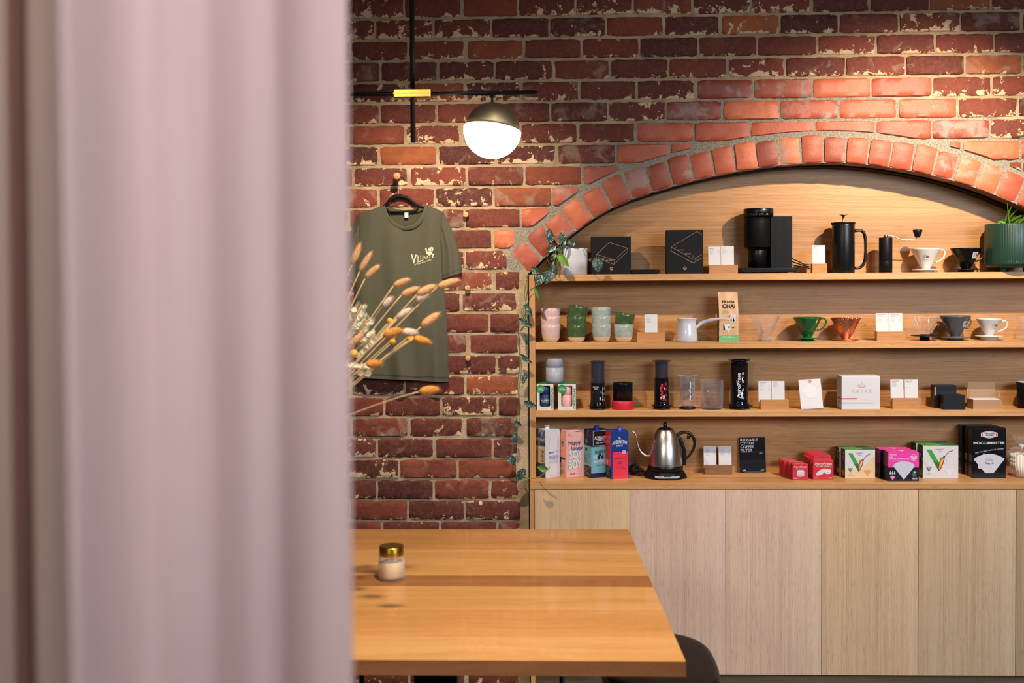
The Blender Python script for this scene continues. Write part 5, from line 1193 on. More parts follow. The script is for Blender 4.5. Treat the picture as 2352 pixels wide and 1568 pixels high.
# pink/black boxes
PNK = mat('box_magenta', 'e83aa8', .4); PNKL = mat('box_magenta_dark', '8c2a5c', .45); IND = mat('box_indigo', '17162c', .4)
for i, (pl, pr, yt, lab) in enumerate([((2040, 1105), (2110.5, 1105), 1038, 'front pink and black box with white cone filter picture'), ((2021, 1097.5), (2093, 1097.5), 1032, 'rear pink and black box behind its twin')]):
    o, w, h = bench_box('filter_box', lab, 'box', pl, pr, yt, .066, IND, 'pink and black filter boxes')
    p = Print(face_front(0)); x0, x1, yb, yt2 = 1904, 2463, 1215, 690   # x in crop px from 2052*7.84 origin shift
    U = lambda x: (x - (-92)) / (463 - (-92)) * w - w / 2; V = lambda y: (1215 - y) / (1215 - 690) * h
    if i == 0:
        p.rect(-w / 2, V(965), w / 2, h, PNK, 1); a = [(U(192) , V(1185)), (U(385), V(945))] + [(U(192) + (U(385) - U(192)) * math.cos(t_), V(945) + (V(855) - V(945)) * math.sin(t_)) for t_ in [PI * j / 14 for j in range(1, 14)]] + [(U(0), V(945))]
        p.poly(a, mat('filter_pale', 'c4c7d6', .6), 2); p.ring(U(192), V(1040), U(300) - U(192), .0006, WHITE, 3, 12, .5, PI - .5, ry=V(945) - V(1040))
        p.text('HARIO', U(-75), V(748), U(68), V(722), WHITE, .04); p.text('V60', U(-75), V(790), U(-10), V(762), WHITE, .01); p.text('COFFEE PAPER FILTER', U(-75), V(824), U(288), V(796), WHITE, .01); p.lines(U(-70), V(852), U(185), V(836), 1, WHITE, .4)
        p.ring(U(368), V(790), .0125, .0012, WHITE, 2); p.poly([(U(305), V(765)), (U(368), V(845)), (U(430), V(765))], WHITE, 2); p.text('V60', U(345), V(795), U(395), V(768), PNK, .02, 3)
        p.ring(U(300), V(1130), .012, .0012, mat('indigo_line', '3a3878', .5), 2, 20, 0, 4.5); p.ring(U(80), V(1170), .009, .001, mat('indigo_line', '3a3878', .5), 2, 20, 1, 6); p.ring(U(415), V(1000), .01, .001, mat('indigo_line', '3a3878', .5), 2, 20, 3, 6)
        p.text('100', U(340), V(1180), U(385), V(1148), WHITE, .03); p.lines(U(390), V(1180), U(440), V(1148), 2, WHITE, .5); p.lines(U(345), V(1200), U(440), V(1186), 1, GREYINK, .5); p.rect(U(345), V(1135), U(422), V(1020), mat('deep_green_label', '14402c', .5), 2); p.poly([(U(365), V(1060)), (U(405), V(1060)), (U(385), V(1030))], WHITE, 3); p.lines(U(352), V(1130), U(418), V(1070), 3, GREYINK, .4, 1, 3)
        p.poly([(U(-62), V(1130)), (U(-12), V(1195)), (U(38), V(1130)), (U(-12), V(1110))], MAG, 3); p.text('02', U(-35), V(1160), U(12), V(1130), WHITE, .03, 4)
        for j in range(3): p.disc(U(-52 + j * 38), V(1040), .0017, WHITE, 3, 8); p.rect(U(-66 + j * 38), V(1085), U(-40 + j * 38), V(1052), WHITE, 3)
        p.build('printed_front', o)
    p = Print(face_top(h)); p.rect(-w / 2, 0, w / 2, .066, PNK, 1); p.poly([(-w * .1, .045), (w * .12, .045), (0.01 * w, .012)][::-1], mat('filter_pale', 'c4c7d6', .6), 2); p.lines(-w * .3, .02, -w * .12, .03, 1, WHITE, .4, 1, 2); p.build('printed_top', o)
    p = Print(lambda u, v, L: (-w / 2 - EPS * L, .066 - u, v)); p.rect(0, h * .5, .066, h, PNKL, 1); p.lines(.01, h * .1, .05, h * .9, 12, mat('indigo_line', '3a3878', .5), .2, 3, 2); p.build('printed_side', o)
# black No. 4 boxes
BX = mat('box_black_gloss', '0d0e12', .28)
for i, (pl, pr, yt, lab) in enumerate([((2233, 1097.5), (2310.5, 1097.5), 983, 'front tall black box with white fan filter picture'), ((2222, 1092.5), (2298, 1092.5), 980, 'middle of the three tall black boxes'), ((2209, 1088.5), (2286, 1088.5), 977, 'rearmost of the three tall black boxes')]):
    o, w, h = bench_box('filter_box', lab, 'box', pl, pr, yt, .045, BX, 'tall black filter boxes', bev=.002)
    p = Print(face_front(0)); U = lambda x: (x - 1420) / (2030 - 1420) * w - w / 2; V = lambda y: (1158 - y) / (1158 - 262) * h
    if i == 0:
        p.poly([(U(x), V(y)) for x, y in [(1575, 345), (1725, 308), (1875, 345), (1875, 410), (1725, 447), (1575, 410)][::-1]], WHITE, 1); p.line([(U(x), V(y)) for x, y in [(1590, 355), (1725, 320), (1862, 355), (1862, 400), (1725, 435), (1590, 400)]], .0012, RED, 2, close=True); p.rect(U(1588), V(402), U(1606), V(352), RED, 3); p.rect(U(1846), V(402), U(1864), V(352), RED, 3)
        p.text('TECHNI', U(1632), V(374), U(1822), V(354), INK, .03, 3); p.text('VORM', U(1650), V(403), U(1798), V(383), INK, .03, 3)
        p.text('MOCCAMASTER', U(1440), V(550), U(2010), V(505), WHITE, .04)
        vs_, fs_ = text_mesh('FOR THE REAL TASTE OF COFFEE!', .01); out = [(U(1478) + x * (U(1985) - U(1478)) - y * .001, V(718) + x * (V(640) - V(718)) + y * (V(700) - V(718)) + .004 * (1 - (2 * x - 1) ** 2) * .6) for x, y in vs_]; p.mb.add([p.fn(u, v, 2) for u, v in out], fs_, WHITE)
        fan = [(U(1655), V(1068)), (U(1805), V(1068)), (U(2008), V(812))] + [(U(2008 - (2008 - 1445) * t_), V(812 - (812 - 722) * math.sin(PI * t_) ** .9)) for t_ in [j / 14 for j in range(1, 14)]] + [(U(1445), V(822))]
        p.poly(fan, mat('filter_pale', 'c4c7d6', .6), 1); p.disc(U(1628), V(728), .0035, mat('filter_pale', 'c4c7d6', .6), 1)
        p.disc(U(1560), V(955), .0085, mat('filter_pale', 'c4c7d6', .6), 2); p.ring(U(1560), V(955), .0087, .0008, mat('plum_line', '8a6a8c', .5), 3)
        p.text('100x', U(1665), V(850), U(1795), V(805), GREYINK, .01); p.text('No. 4', U(1650), V(912), U(1803), V(868), INK, .03); p.build('printed_front', o)
    p = Print(lambda u, v, L: (-w / 2 - EPS * L, .045 - u, v)); p.rect(.014, h * .34, .038, h * .45, mat('label_grey', 'a9a49c', .6), 1)
    for j in range(6): p.rect(.016 + j * .0035, h * .35, .0175 + j * .0035, h * .44, INK, 2)
    p.lines(.02, h * .08, .034, h * .26, 3, GREYINK, .5, 1, 2); p.build('printed_side', o)
# cellophane bag with paper filter cups
c = onb(2352, 1097); o = thing('cellophane_bag', 'tied cellophane bag of white fluted filter cups at the right edge', 'bag', (c.x, c.y + .02, ZB)); k = spx(c.y)
CEL = clearish('cellophane', 'eceaf2', .1, .05, .6)
mb = MB(); mb.lathe([(0, .001), (16 * k, .001), (20 * k, .006), (26 * k, 30 * k), (31 * k, 45 * k), (29 * k, 58 * k), (20 * k, 66 * k), (9 * k, 71 * k), (7 * k, 73 * k), (13 * k, 82 * k), (20 * k, 92 * k), (17 * k, 97 * k)], CEL, 48, fn=lambda a, i: 1 + .06 * math.sin(7 * a + i * 1.3) * (1 if i > 2 else .2) + .04 * math.sin(13 * a - i)); mb.build('film', o)
mb = MB(); mb.lathe([(8.5 * k, 70 * k), (10 * k, 72 * k), (8.5 * k, 75 * k)], WHITE, 20); mb.tube([(0, -.014, 72 * k), (-.012, -.02, 68 * k), (-.008, -.02, 62 * k)], .002, WHITE, 6); mb.build('tie', o)
# the stack of fluted paper cups inside
PAPC = mat('fluted_paper', 'e2dbd0', .6)
for i in range(3):
    t_ = MB().lathe([(10 * k, .003 + i * 9 * k), (13 * k, .004 + i * 9 * k), (25 * k, (34 + i * 9) * k), (24.5 * k, (34 + i * 9) * k), (12 * k, .006 + i * 9 * k), (0, .006 + i * 9 * k)], PAPC, 96, fn=lambda a, i: 1 + (.05 * math.cos(24 * a)) * (i in (1, 2, 3)))
    q = t_.build('filter_cup', None, (c.x, c.y + .02, ZB)); tag(q, 'white fluted paper filter cup, %s of the stack in the cellophane bag' % ('bottom', 'middle', 'top')[i], 'filter', 'paper filter cups in the cellophane bag')

# ================================================================== trailing satin pothos in white pot
PL = mat('satin_leaf', 'ffffff', .35); t = NT(PL)
nz = t.noise(t.obj((1, 1, 1)), 230, 1, .4, .3); cc = t.mix(t.ramp(nz, [(.62, 0.), (.66, 1.)]), '27443c', 'aebfb2'); t.l(cc, t.b.inputs['Base Color'])
PLG = mat('young_leaf', 'ffffff', .35); t = NT(PLG); nz = t.noise(t.obj(), 200, 1); t.l(t.mix(t.ramp(nz, [(.6, 0.), (.68, 1.)]), '5c8420', '9ab84a'), t.b.inputs['Base Color'])
VINE = mat('vine_green', '5d6f3c', .5); VINEY = mat('young_vine', 'b4bb5c', .5)
def leaf(mb, px, py, tx, ty, wpx, Y, m, curl=.25, tilt=0.):
    """heart leaf from its stalk end (px,py) to its tip (tx,ty) in the photograph"""
    a, b = at(px, py, Y), at(tx, ty, Y - tilt); d = b - a; L = d.length; d.normalize(); n = Vector((0, -1, 0)); n = (n - d * n.dot(d)).normalized(); s = d.cross(n); w = wpx / 2 * spx(Y)
    nu, nv = 10, 6; vs = []
    for i in range(nu + 1):
        t_ = i / nu; ww = w * (math.sin(PI * min(1, t_ ** .72)) ** .75) * (1 - .12 * t_) if 0 < t_ < 1 else (0.0 if t_ == 1 else w * .25)
        for j in range(nv + 1):
            v = (j / nv * 2 - 1); back = -.10 * L * max(0, 1 - t_ * 5) * abs(v)
            vs.append(a + d * (L * t_ + back) + s * (ww * v) + n * (curl * w * (abs(v) ** 1.6) * .9 + .10 * L * math.sin(PI * t_)))
    fs = [(i * (nv + 1) + j, i * (nv + 1) + j + 1, (i + 1) * (nv + 1) + j + 1, (i + 1) * (nv + 1) + j) for i in range(nu) for j in range(nv)]
    mb.add(vs, fs, m, True)
    o_ = len(mb.v); e = n * -.0009; mb.add([v + e for v in vs], [f[::-1] for f in fs], m, True)
Yp = .055; k = spx(Yp); px = 1314
o = thing('trailing_plant', 'silver-spotted trailing vine plant in white square-sided pot', 'plant', (X(px, 630, Yp), Yp, Z1))
mb = MB(); wv = lambda x: (x - px) * k; vz = lambda y: (630 - y) * k
WG = mat('white_gloss_pot', 'd2d3dc', .12, Coat_Weight=.5)
rings = []
for z_, sx, sy in ((0, .93, .9), (.002, .97, .95), (vz(600), .99, 1), (vz(575), 1.0, 1), (vz(570.5), 1.0, 1), (vz(570), .95, .95), (vz(575), .91, .91), (vz(600), .88, .88)):
    R_ = []
    for i in range(36):
        a = 2 * PI * i / 36 + .4; q = 1 / max(abs(math.cos(a - .4 - .0)), abs(math.sin(a - .4))) ; rr_ = .0565 * (.6 * q + .4)
        R_.append((rr_ * math.cos(a) * sx, rr_ * math.sin(a) * sy, z_))
    rings.append(R_)
loft(mb, rings, WG, True); mb.build('pot', o); MB().lathe([(0, vz(580)), (.048, vz(580))], SOIL, 24).build('soil', o)
f4 = lambda x, y: (1180 + x / 5.88, 460 + y / 5.88)
LV = MB(); YL = [(490, 560, 480, 385, 120, 0), (660, 560, 640, 432, 115, 0), (720, 545, 865, 610, 70, .02), (590, 640, 660, 700, 90, .03), (560, 620, 440, 690, 100, .0), (700, 530, 650, 690, 40, -.02), (600, 740, 745, 895, 110, -.03), (330, 990, 235, 905, 110, -.03), (385, 1000, 300, 1150, 140, -.05), (520, 940, 420, 1130, 150, -.05), (530, 830, 560, 1045, 55, -.05), (1130, 780, 1135, 975, 160, -.045), (560, 720, 500, 810, 80, 0), (740, 640, 690, 590, 60, .02)]
pl_leaves = [LV]
for x0, y0, x1, y1, w_, dy in YL:
    a, b = f4(x0, y0), f4(x1, y1); leaf(LV, a[0], a[1], b[0], b[1], w_ / 5.88, -.03 + dy, PLG if (x0, y0) == (600, 740) else PL)
# leaves hanging along the vine (crop 1100..1300 x 640..1140, scale 3.136)
f5 = lambda x, y: (1100 + x / 3.136, 640 + y / 3.136)
for x0, y0, x1, y1, w_, dy, mm in [(335, 185, 385, 275, 42, -.012, PL), (290, 295, 392, 352, 52, -.02, PL), (325, 405, 348, 480, 34, -.01, PL), (303, 552, 383, 608, 42, -.02, PL), (335, 685, 315, 762, 40, -.012, PL), (330, 890, 415, 920, 48, -.03, PL), (255, 1035, 310, 1060, 46, -.015, PL), (262, 1110, 258, 1205, 42, -.015, PL), (232, 1280, 250, 1345, 62, -.015, PL), (325, 1375, 268, 1455, 66, -.03, PL), (400, 65, 447, 165, 26, -.04, mat('leaf_dark_green', '3c6a34', .4)), (490, 1375, 418, 1350, 50, -.15, PLG)]:
    a, b = f5(x0, y0), f5(x1, y1); leaf(LV, a[0], a[1], b[0], b[1], w_ / 3.136, -.02 + dy, mm)
LV.recalc = False
LV.build('foliage', o).location = -o.location
VB = MB()
def vine(pts, Y, r, m, f): VB.tube(smoothp([Vector(q) for q in resample([at(*f(x, y), Y + (dy if dy else 0)) for x, y, dy in pts], .006)], 2), r, m, 7)
vine([(345, 5, 0), (330, 90, 0), (325, 180, 0), (322, 250, -.005), (300, 290, -.01), (272, 330, -.01), (282, 380, 0), (283, 470, 0), (295, 560, 0), (293, 650, 0), (275, 760, 0), (288, 860, 0), (283, 960, 0), (268, 1010, 0), (262, 1110, 0), (245, 1210, 0), (232, 1280, 0), (240, 1340, 0), (270, 1385, 0)], -.018, .0016, VINE, f5)
vine([(405, 60, 0), (350, 100, 0), (330, 150, 0), (345, 180, 0), (310, 220, 0), (305, 250, 0), (325, 280, 0), (280, 320, 0)], -.02, .0012, VINE, f5)
vine([(320, 1425, 0), (360, 1440, -.03), (400, 1438, -.06), (440, 1425, -.1), (480, 1390, -.13), (518, 1345, -.15)], -.02, .0022, VINEY, f5)
vine([(272, 760, 0), (300, 790, -.0), (330, 760, 0)], -.02, .001, VINE, f5)
for pts in ([(600, 900, .0), (570, 760, -.0), (560, 640, 0), (500, 560, 0)], [(600, 880, 0), (600, 700, .0), (650, 560, 0)], [(610, 860, 0), (640, 690, 0), (720, 545, 0)], [(990, 690, -.03), (960, 640, -.03), (940, 660, -.04), (960, 740, -.045), (1000, 800, -.05), (1130, 790, -.06)], [(590, 950, -.02), (480, 850, -.03), (440, 780, -.03), (480, 700, -.02), (560, 680, 0)], [(560, 760, 0), (545, 830, -.03), (560, 940, -.05), (430, 970, -.06), (330, 990, -.05), (250, 1000, -.03), (190, 1010, -.02), (165, 1060, -.02), (175, 1130, -.02), (160, 1176, -.02)], [(640, 890, 0), (600, 930, -.03), (610, 1050, -.03)]):
    vine(pts, -.032, .0013, VINE, f4)
VB.build('vines', o).location = -o.location
# stalks run into the pot soil
# ================================================================== hanging shirt
fa = lambda x, y: (790 + x / 3.92, 380 + y / 3.92)
OLV = mat('olive_jersey', 'ffffff', .9); t = NT(OLV); n1 = t.noise(t.obj(), 700, 2); t.l(t.ramp(n1, [(.3, '47473a'), (.7, '5e5d4b')]), t.b.inputs['Base Color']); t.bump(n1, .25, .001)
OLVIN = mat('olive_jersey_inside', '4a4a38', .95)
sl0 = at(930, 650, -.03); shirt = thing('t_shirt', 'olive green t-shirt with small white chest print on a black hanger', 't-shirt', (sl0.x, 0, at(930, 874, -.03).z))
def lerp(a, b, t): return a + (b - a) * t
def pl(P, x):
    for (x0, y0), (x1, y1) in zip(P, P[1:]):
        if x0 <= x <= x1: return y0 + (y1 - y0) * (x - x0) / (x1 - x0)
    return P[0][1] if x < P[0][0] else P[-1][1]
# outline in photo pixels
Lx = [(470, 822), (520, 820), (600, 817), (700, 815), (800, 816), (875, 818)]
Rx = [(470, 1022), (500, 1019), (560, 1017), (640, 1018), (700, 1024), (780, 1029), (875, 1031)]
hem = [(816, 868), (850, 869), (900, 871), (960, 874), (1000, 877), (1032, 876)]
topF = [(812, 500), (824, 492), (850, 483), (878, 474), (882, 476), (886, 490), (894, 507), (906, 519), (920, 525), (933, 526.5), (948, 524), (962, 515), (970, 503), (976, 488), (980, 474), (1000, 478), (1012, 483), (1024, 490)]
topB = [(812, 500), (824, 492), (850, 483), (878, 472), (888, 478), (905, 486), (930, 488), (955, 486), (972, 480), (982, 472), (1000, 478), (1012, 483), (1024, 490)]
def body_pt(u, v, front, off=0.):
    """u across, v from hem up"""
    x_t = 822 + (1022 - 822) * u; yt = pl(topF if front else topB, x_t)
    for _ in range(2):
        y = lerp(pl(hem, x_t), yt, v); x = lerp(pl(Lx, y), pl(Rx, y), u)
    # collect a little towards the shoulders
    pz = 1 - v
    e = min(1, math.sin(PI * min(max(u, 0), 1)) * 2.2)
    fold = (math.sin(u * 16 + 1.2 * math.sin(v * 3)) * .011 + math.sin(u * 29 + v * 2) * .004) * (.12 + .88 * pz ** .8) + .005 * math.sin(u * 9 + 5 * v) * (1 - pz)
    if front: Y = -.016 - .022 * e ** .6 - fold * e - .012 * pz * e
    else: Y = -.010 + .006 * e - fold * .3 * e
    if not front: Y = min(Y, -.006)
    p = at(x, y, Y - off); return p
def grid(mb, fn, nu, nv, m):
    vs = [fn(i / nu, j / nv) for j in range(nv + 1) for i in range(nu + 1)]
    mb.add(vs, [(j * (nu + 1) + i, j * (nu + 1) + i + 1, (j + 1) * (nu + 1) + i + 1, (j + 1) * (nu + 1) + i) for j in range(nv) for i in range(nu)], m, True)
def spart(mb, name, par):
    o = mb.build(name, par); o.matrix_parent_inverse = Matrix.Translation(-par.location); return o
mb = MB(); mb.recalc = False
grid(mb, lambda u, v: body_pt(u, v, True), 90, 50, OLV); grid(mb, lambda u, v: body_pt(1 - u, v, False), 60, 30, OLVIN)
grid(mb, lambda u, v: body_pt(0, v, True).lerp(body_pt(0, v, False), 1 - u), 2, 30, OLV); grid(mb, lambda u, v: body_pt(1, v, True).lerp(body_pt(1, v, False), u), 2, 30, OLV)
for q, (vv, w_) in enumerate(((.028, .0009), (.022, .0009))): mb.tube([body_pt(i / 60, vv, True, .0006) for i in range(1, 60)], .0008, OLVIN, 5)
for sd in ([(1017, 558), (1017.5, 600), (1018, 640)],): pass
spart(mb, 'shirt_body', shirt)
# collar
mb = MB()
cp = [(880, 474), (883, 484), (890, 500), (902, 514), (917, 522), (932, 524.5), (948, 521.5), (962, 512), (971, 499), (977, 485), (980, 474)]
pts = smoothp([Vector(q) for q in resample([at(x, y, -.034 - .006 * math.sin(PI * i / 10)) for i, (x, y) in enumerate(cp)], .004)], 3)
mb.tube(pts, .0095, OLV, 12, .28, up=(0, 0, 1))
cb = [(880, 474), (892, 480), (910, 485), (930, 487), (952, 485), (968, 480), (980, 474)]; mb.tube(smoothp([Vector(q) for q in resample([at(x, y, -.013) for x, y in cb], .004)], 3), .0085, OLVIN, 10, .25, up=(0, 0, 1))
spart(mb, 'collar', shirt)
mb = MB(); a, b = at(929, 488, -.018), at(938, 500, -.018); mb.box(a.x, b.x, a.y - .001, a.y, b.z, a.z, WHITE); a2 = at(929, 501.5, -.018); mb.box(a.x, b.x, a.y - .0008, a.y, a2.z, b.z, BLACKM); spart(mb, 'neck_label', shirt)
# sleeves: shoulder seam -> hem
def sleeve(S0, S1, H0, H1, name, bulge):
    """S0-S1 armhole seam top/bottom, H0-H1 hem outer/inner (pixels)"""
    def f(u, v, fr):
        top = (lerp(S0[0], H0[0], u) + bulge * math.sin(PI * u) , lerp(S0[1], H0[1], u)); bot = (lerp(S1[0], H1[0], u), lerp(S1[1], H1[1], u))
        x, y = lerp(bot[0], top[0], v), lerp(bot[1], top[1], v); e = math.sin(PI * v) ** .6
        Y = (-.016 - .024 * e - .004 * math.sin(v * 12 + u * 3) * e) if fr else (-.010 + .004 * e)
        return at(x, y, Y)
    mb = MB(); mb.recalc = False; grid(mb, lambda u, v: f(u, v, True), 16, 16, OLV); grid(mb, lambda u, v: f(1 - u, v, False), 10, 10, OLVIN)
    mb.tube([f(.93, j / 20, True) + Vector((0, -.0004, 0)) for j in range(1, 20)], .0007, OLVIN, 5)
    spart(mb, name, shirt)
sleeve((1017, 484), (1012, 560), (1062, 626), (1013, 641), 'sleeve', 9)
sleeve((827, 486), (823, 560), (779, 626), (816, 655), 'sleeve', -7)
# chest print
def cu(u, v, L): # u,v in photo pixels -> shirt surface
    yt = 480; uu = (u - pl(Lx, v)) / (pl(Rx, v) - pl(Lx, v)); 
    vv = (pl(hem, u) - v) / (pl(hem, u) - pl(topF, 822 + 200 * uu)); p_ = body_pt(uu, vv, True, .0015 + .0003 * L); return p_
CRM = mat('cream_print', 'e3d6b8', .7); p = Print(cu)
bx = lambda x, y: (780 + x / 3.92, 540 + y / 3.92)
def wtext(s, x0, x1, yb0, yt0, yb1, yt1, bold=.03):
    vs, fs = text_mesh(s, bold); out = []
    for x, y in vs:
        X_ = x0 + (x1 - x0) * x; yb = yb0 + (yb1 - yb0) * x; yt = yt0 + (yt1 - yt0) * x; out.append(bx(X_, yb + (yt - yb) * y))
    # y grows downwards in the photograph, so flip the winding
    p.mb.add([cu(u, v, 2) for u, v in out], [f for f in fs], CRM)
wtext('V', 642, 694, 262, 168, 250, 176, .02); wtext('ILLIN', 698, 784, 250, 180, 216, 184, .012); wtext('O', 788, 818, 211, 180, 203, 176, .03); wtext('COFFEE ROASTERS', 670, 826, 276, 263, 226, 213, .0)
def blob(pts): p.poly([bx(*q) for q in pts], CRM, 2)
# little rooster emblem: head, breast, raised tail plumes, leg
blob([(768, 122), (776, 116), (785, 120), (784, 130), (792, 146), (786, 160), (776, 150), (774, 134)]); blob([(780, 146), (800, 150), (832, 150), (836, 168), (818, 178), (796, 176), (782, 166)])
for q in ([(804, 146), (798, 128), (806, 112), (814, 108), (810, 128), (814, 146)], [(816, 146), (814, 126), (822, 106), (832, 103), (824, 126), (824, 146)], [(827, 146), (828, 124), (838, 106), (844, 112), (842, 134), (834, 150)]): blob(q)
blob([(832, 166), (842, 164), (852, 176), (846, 184), (840, 178), (844, 200), (834, 206), (836, 184)])
spart(p.mb, 'chest_print', shirt)
# hanger
hg = thing('clothes_hanger', 'slim black clothes hanger inside the olive shirt, hooked on the peg', 'hanger', tuple(at(915, 448, -.03)))
mb = MB(); mb.recalc = True
hp = [fa(330, 400), fa(360, 375), fa(395, 335), fa(430, 295), fa(492, 272), fa(560, 285), fa(620, 325), (790 + 665 / 3.92, 380 + 360 / 3.92), fa(715, 375), fa(900, 430)]
hp = [(828, 496)] + hp[1:-1] + [(1010, 492)]
P_ = smoothp([Vector(q) for q in resample([at(x, y, -.018) for x, y in hp], .006)], 4); n = len(P_)
mb.tube(P_, [.0045 + .0045 * math.exp(-((i / n - .47) / .16) ** 2) for i in range(n)], BLACKM, 10, .5, up=(0, 0, 1))
mb.tube(smoothp([Vector(q) for q in resample([at(x, y, -.018) for x, y in [(889, 479), (893, 487), (925, 486.5), (955, 485), (960, 480), (958, 474)]], .004)], 2), .0038, BLACKM, 8)
mb.tube([at(905, 519, -.02), at(930, 518, -.022), at(950, 517.5, -.02)], .002, BLACKM, 6)
spart(mb, 'shoulder_bar', hg)
mb = MB(); mb.tube(smoothp([Vector(q) for q in resample([at(915.5, 450, -.018), at(915.5, 425, -.018), at(913, 415, -.025), at(907, 405, -.03), at(906, 398, -.035), at(912, 392.5, -.036), at(921, 391.5, -.036), at(929, 396, -.032), at(931, 404, -.03)], .003)], 2), .0016, STEEL, 8); spart(mb, 'hook', hg)
c = at(914, 404, 0); pg = MB(); M = Matrix.Translation(c) @ Matrix.Rotation(PI / 2 + .1, 4, 'X') @ Matrix.Rotation(.08, 4, 'Y')
pg.lathe([(0, -.01), (.0105, -.01), (.0105, .062), (.0135, .064), (.0145, .068), (.0145, .08), (.0125, .084), (0, .084)], wood('peg_wood', 'b9824c', 'd39c62', 'e0b07a', 'y', 150, .5), 24, M=M)
tag(pg.build('wall_peg'), 'round wooden wall peg carrying the shirt hanger', 'peg')

# ================================================================== pendant lamp
YP = -1.6; k = spx(YP)
pc = at(948, 217, YP); lamp = thing('pendant_lamp', 'black cross-shaped pendant lamp with glowing half-brass globe', 'lamp', tuple(pc))
BR = mat('satin_brass', 'c39a45', .25, 1); BLB = mat('lamp_black', '1b1d20', .35)
EM = mat('opal_glass_lit', 'ffffff', .3); NT(EM).b.inputs['Emission Color'].default_value = (1, .86, .66, 1); NT(EM).b.inputs['Emission Strength'].default_value = 16
top = at(948, -260, YP).z - pc.z
MB().tube([(0, 0, -(327 - 217) * k), (0, 0, 1.3)], 5.8 * k, BLB, 18).build('vertical_rod', lamp)
xr, xl = (1233 - 948) * k, -(1233 - 948) * k; yo = -.0
MB().tube([(xl, -.012, 0), (xr, -.012, 0)], 5 * k, BLB, 18).build('horizontal_rod', lamp)
mb = MB(); w_ = 43 * k; mb.box(-w_, w_, -.022, .010, -10 * k, 11 * k, BR, .003).box(-w_ * 1.0, w_ * 1.0, -.0235, -.02, -1 * k, 1.2 * k, BR, .0004); mb.build('brass_clamp', lamp)
for gx in ((1131 - 948) * k,):
    tl = .13 if gx > 0 else -.1
    M = Matrix.Translation((gx, -.012, -(301 - 217) * k)) @ Matrix.Rotation(tl, 4, 'Y') @ Matrix.Rotation(-.12, 4, 'X')
    R_ = 65.5 * k; R2 = 62.5 * k
    g1 = MB().lathe([(R_ * math.cos(a), -R_ * math.sin(a) * 1.0 + .0) for a in [i / 14 * PI / 2 for i in range(15)]], EM, 56, M=M).build('glass_globe', lamp)
    prof = [(R2 * math.cos(a), R2 * math.sin(a)) for a in [i / 14 * PI / 2 for i in range(15)]]
    MB().lathe([(R_ * .97, -.0005)] + [(R_ * .955, .001)] + prof, mat('globe_metal', 'd8cba6', .5, 1), 64, M=M).build('metal_cap', lamp)
    MB().tube([(gx, -.012, -8 * k - .0), (gx, -.012, -2 * k)], 4 * k, BLB, 12).tube([(gx, -.012, -24 * k), (gx, -.012, -3 * k)], 3 * k, BLB, 12).build('lamp_stem', lamp)

# ================================================================== table
ZT = .95
bl_, br_, fr_ = onz(820, 1217.5, ZT), onz(1443, 1215.5, ZT), onz(1575.5, 1519, ZT)
yb_, yf_ = br_.y, fr_.y; xrt = (br_.x + fr_.x) / 2; print('table', br_, fr_, bl_)
XTL = -1.25; th = .03
tb = thing('table', 'high communal oak table with a darker plank and black pedestal', 'table', ((XTL + xrt) / 2, (yb_ + yf_) / 2, 0))
def tw(name, a, b, c): 
    m = wood(name, a, b, c, 'x', 60, .32, .7, .12); m.node_tree.nodes['Principled BSDF'].inputs['Coat Weight'].default_value = .25; return m
T1 = tw('table_oak', 'b47a42', 'cf9354', 'dca468'); T2 = tw('table_oak_dark', '8a5428', 'a06836', 'b07844'); T3 = tw('table_oak_light', 'c08848', 'd8a05e', 'e4b276'); T4 = tw('table_edge', '7c4a28', '94603a', 'a8704a')
ys = [1216, 1262, 1321, 1346.5, 1400, 1462, 1519]; yw = [onz(1200, y, ZT).y for y in ys]; yw[0] = yb_; yw[-1] = yf_
mb = MB(); ms = [T1, T3, T2, T3, T1, T3]
for i in range(6):
    y0, y1 = yw[i + 1], yw[i]; xr = lambda y: br_.x + (fr_.x - br_.x) * (y - yb_) / (yf_ - yb_)
    vs = [(XTL, y0, ZT), (xr(y0), y0, ZT), (xr(y1), y1, ZT), (XTL, y1, ZT), (XTL, y0, ZT - th), (xr(y0), y0, ZT - th), (xr(y1), y1, ZT - th), (XTL, y1, ZT - th)]
    mb.add(vs, [(0, 1, 2, 3), (4, 7, 6, 5)], ms[i]); mb.add(vs, [(1, 5, 6, 2), (0, 3, 7, 4)], T4)
    if i == 5: mb.add(vs, [(0, 4, 5, 1)], T4)
    if i == 0: mb.add(vs, [(3, 2, 6, 7)], T4)
def tpart(mb, n): o = mb.build(n, tb); o.matrix_parent_inverse = Matrix.Translation(-tb.location); return o
tpart(mb, 'table_top')
ym = (yb_ + yf_) / 2; pcx = onz(1000, 1560, ZT - .1).x
d_ = CAMD + ym; x0 = (950 - PX0) / F * d_ - .032 * d_; x1 = (1050 - PX0) / F * d_ - .032 * d_
x0 = at(950, 1560, ym).x; x1 = at(1050, 1560, ym).x
tpart(MB().box(x0, x1, ym, ym + .06, .012, ZT - th, BLACKM, .002), 'pedestal'); tpart(MB().box(x0 - .25, x1 + .25, ym - .3, ym + .36, 0, .012, BLACKM, .002), 'base_plate')
tpart(MB().box(x0 - .3, x1 + .3, ym - .05, ym + .11, ZT - th - .006, ZT - th, BLACKM), 'mounting_plate')
for px in (831, 1291):
    c = at(px, 1560, ym + .1); tpart(MB().tube([(c.x, c.y, 0), (c.x, c.y, ZT - th)], .0065, BLACKM, 12), 'brace_rod')
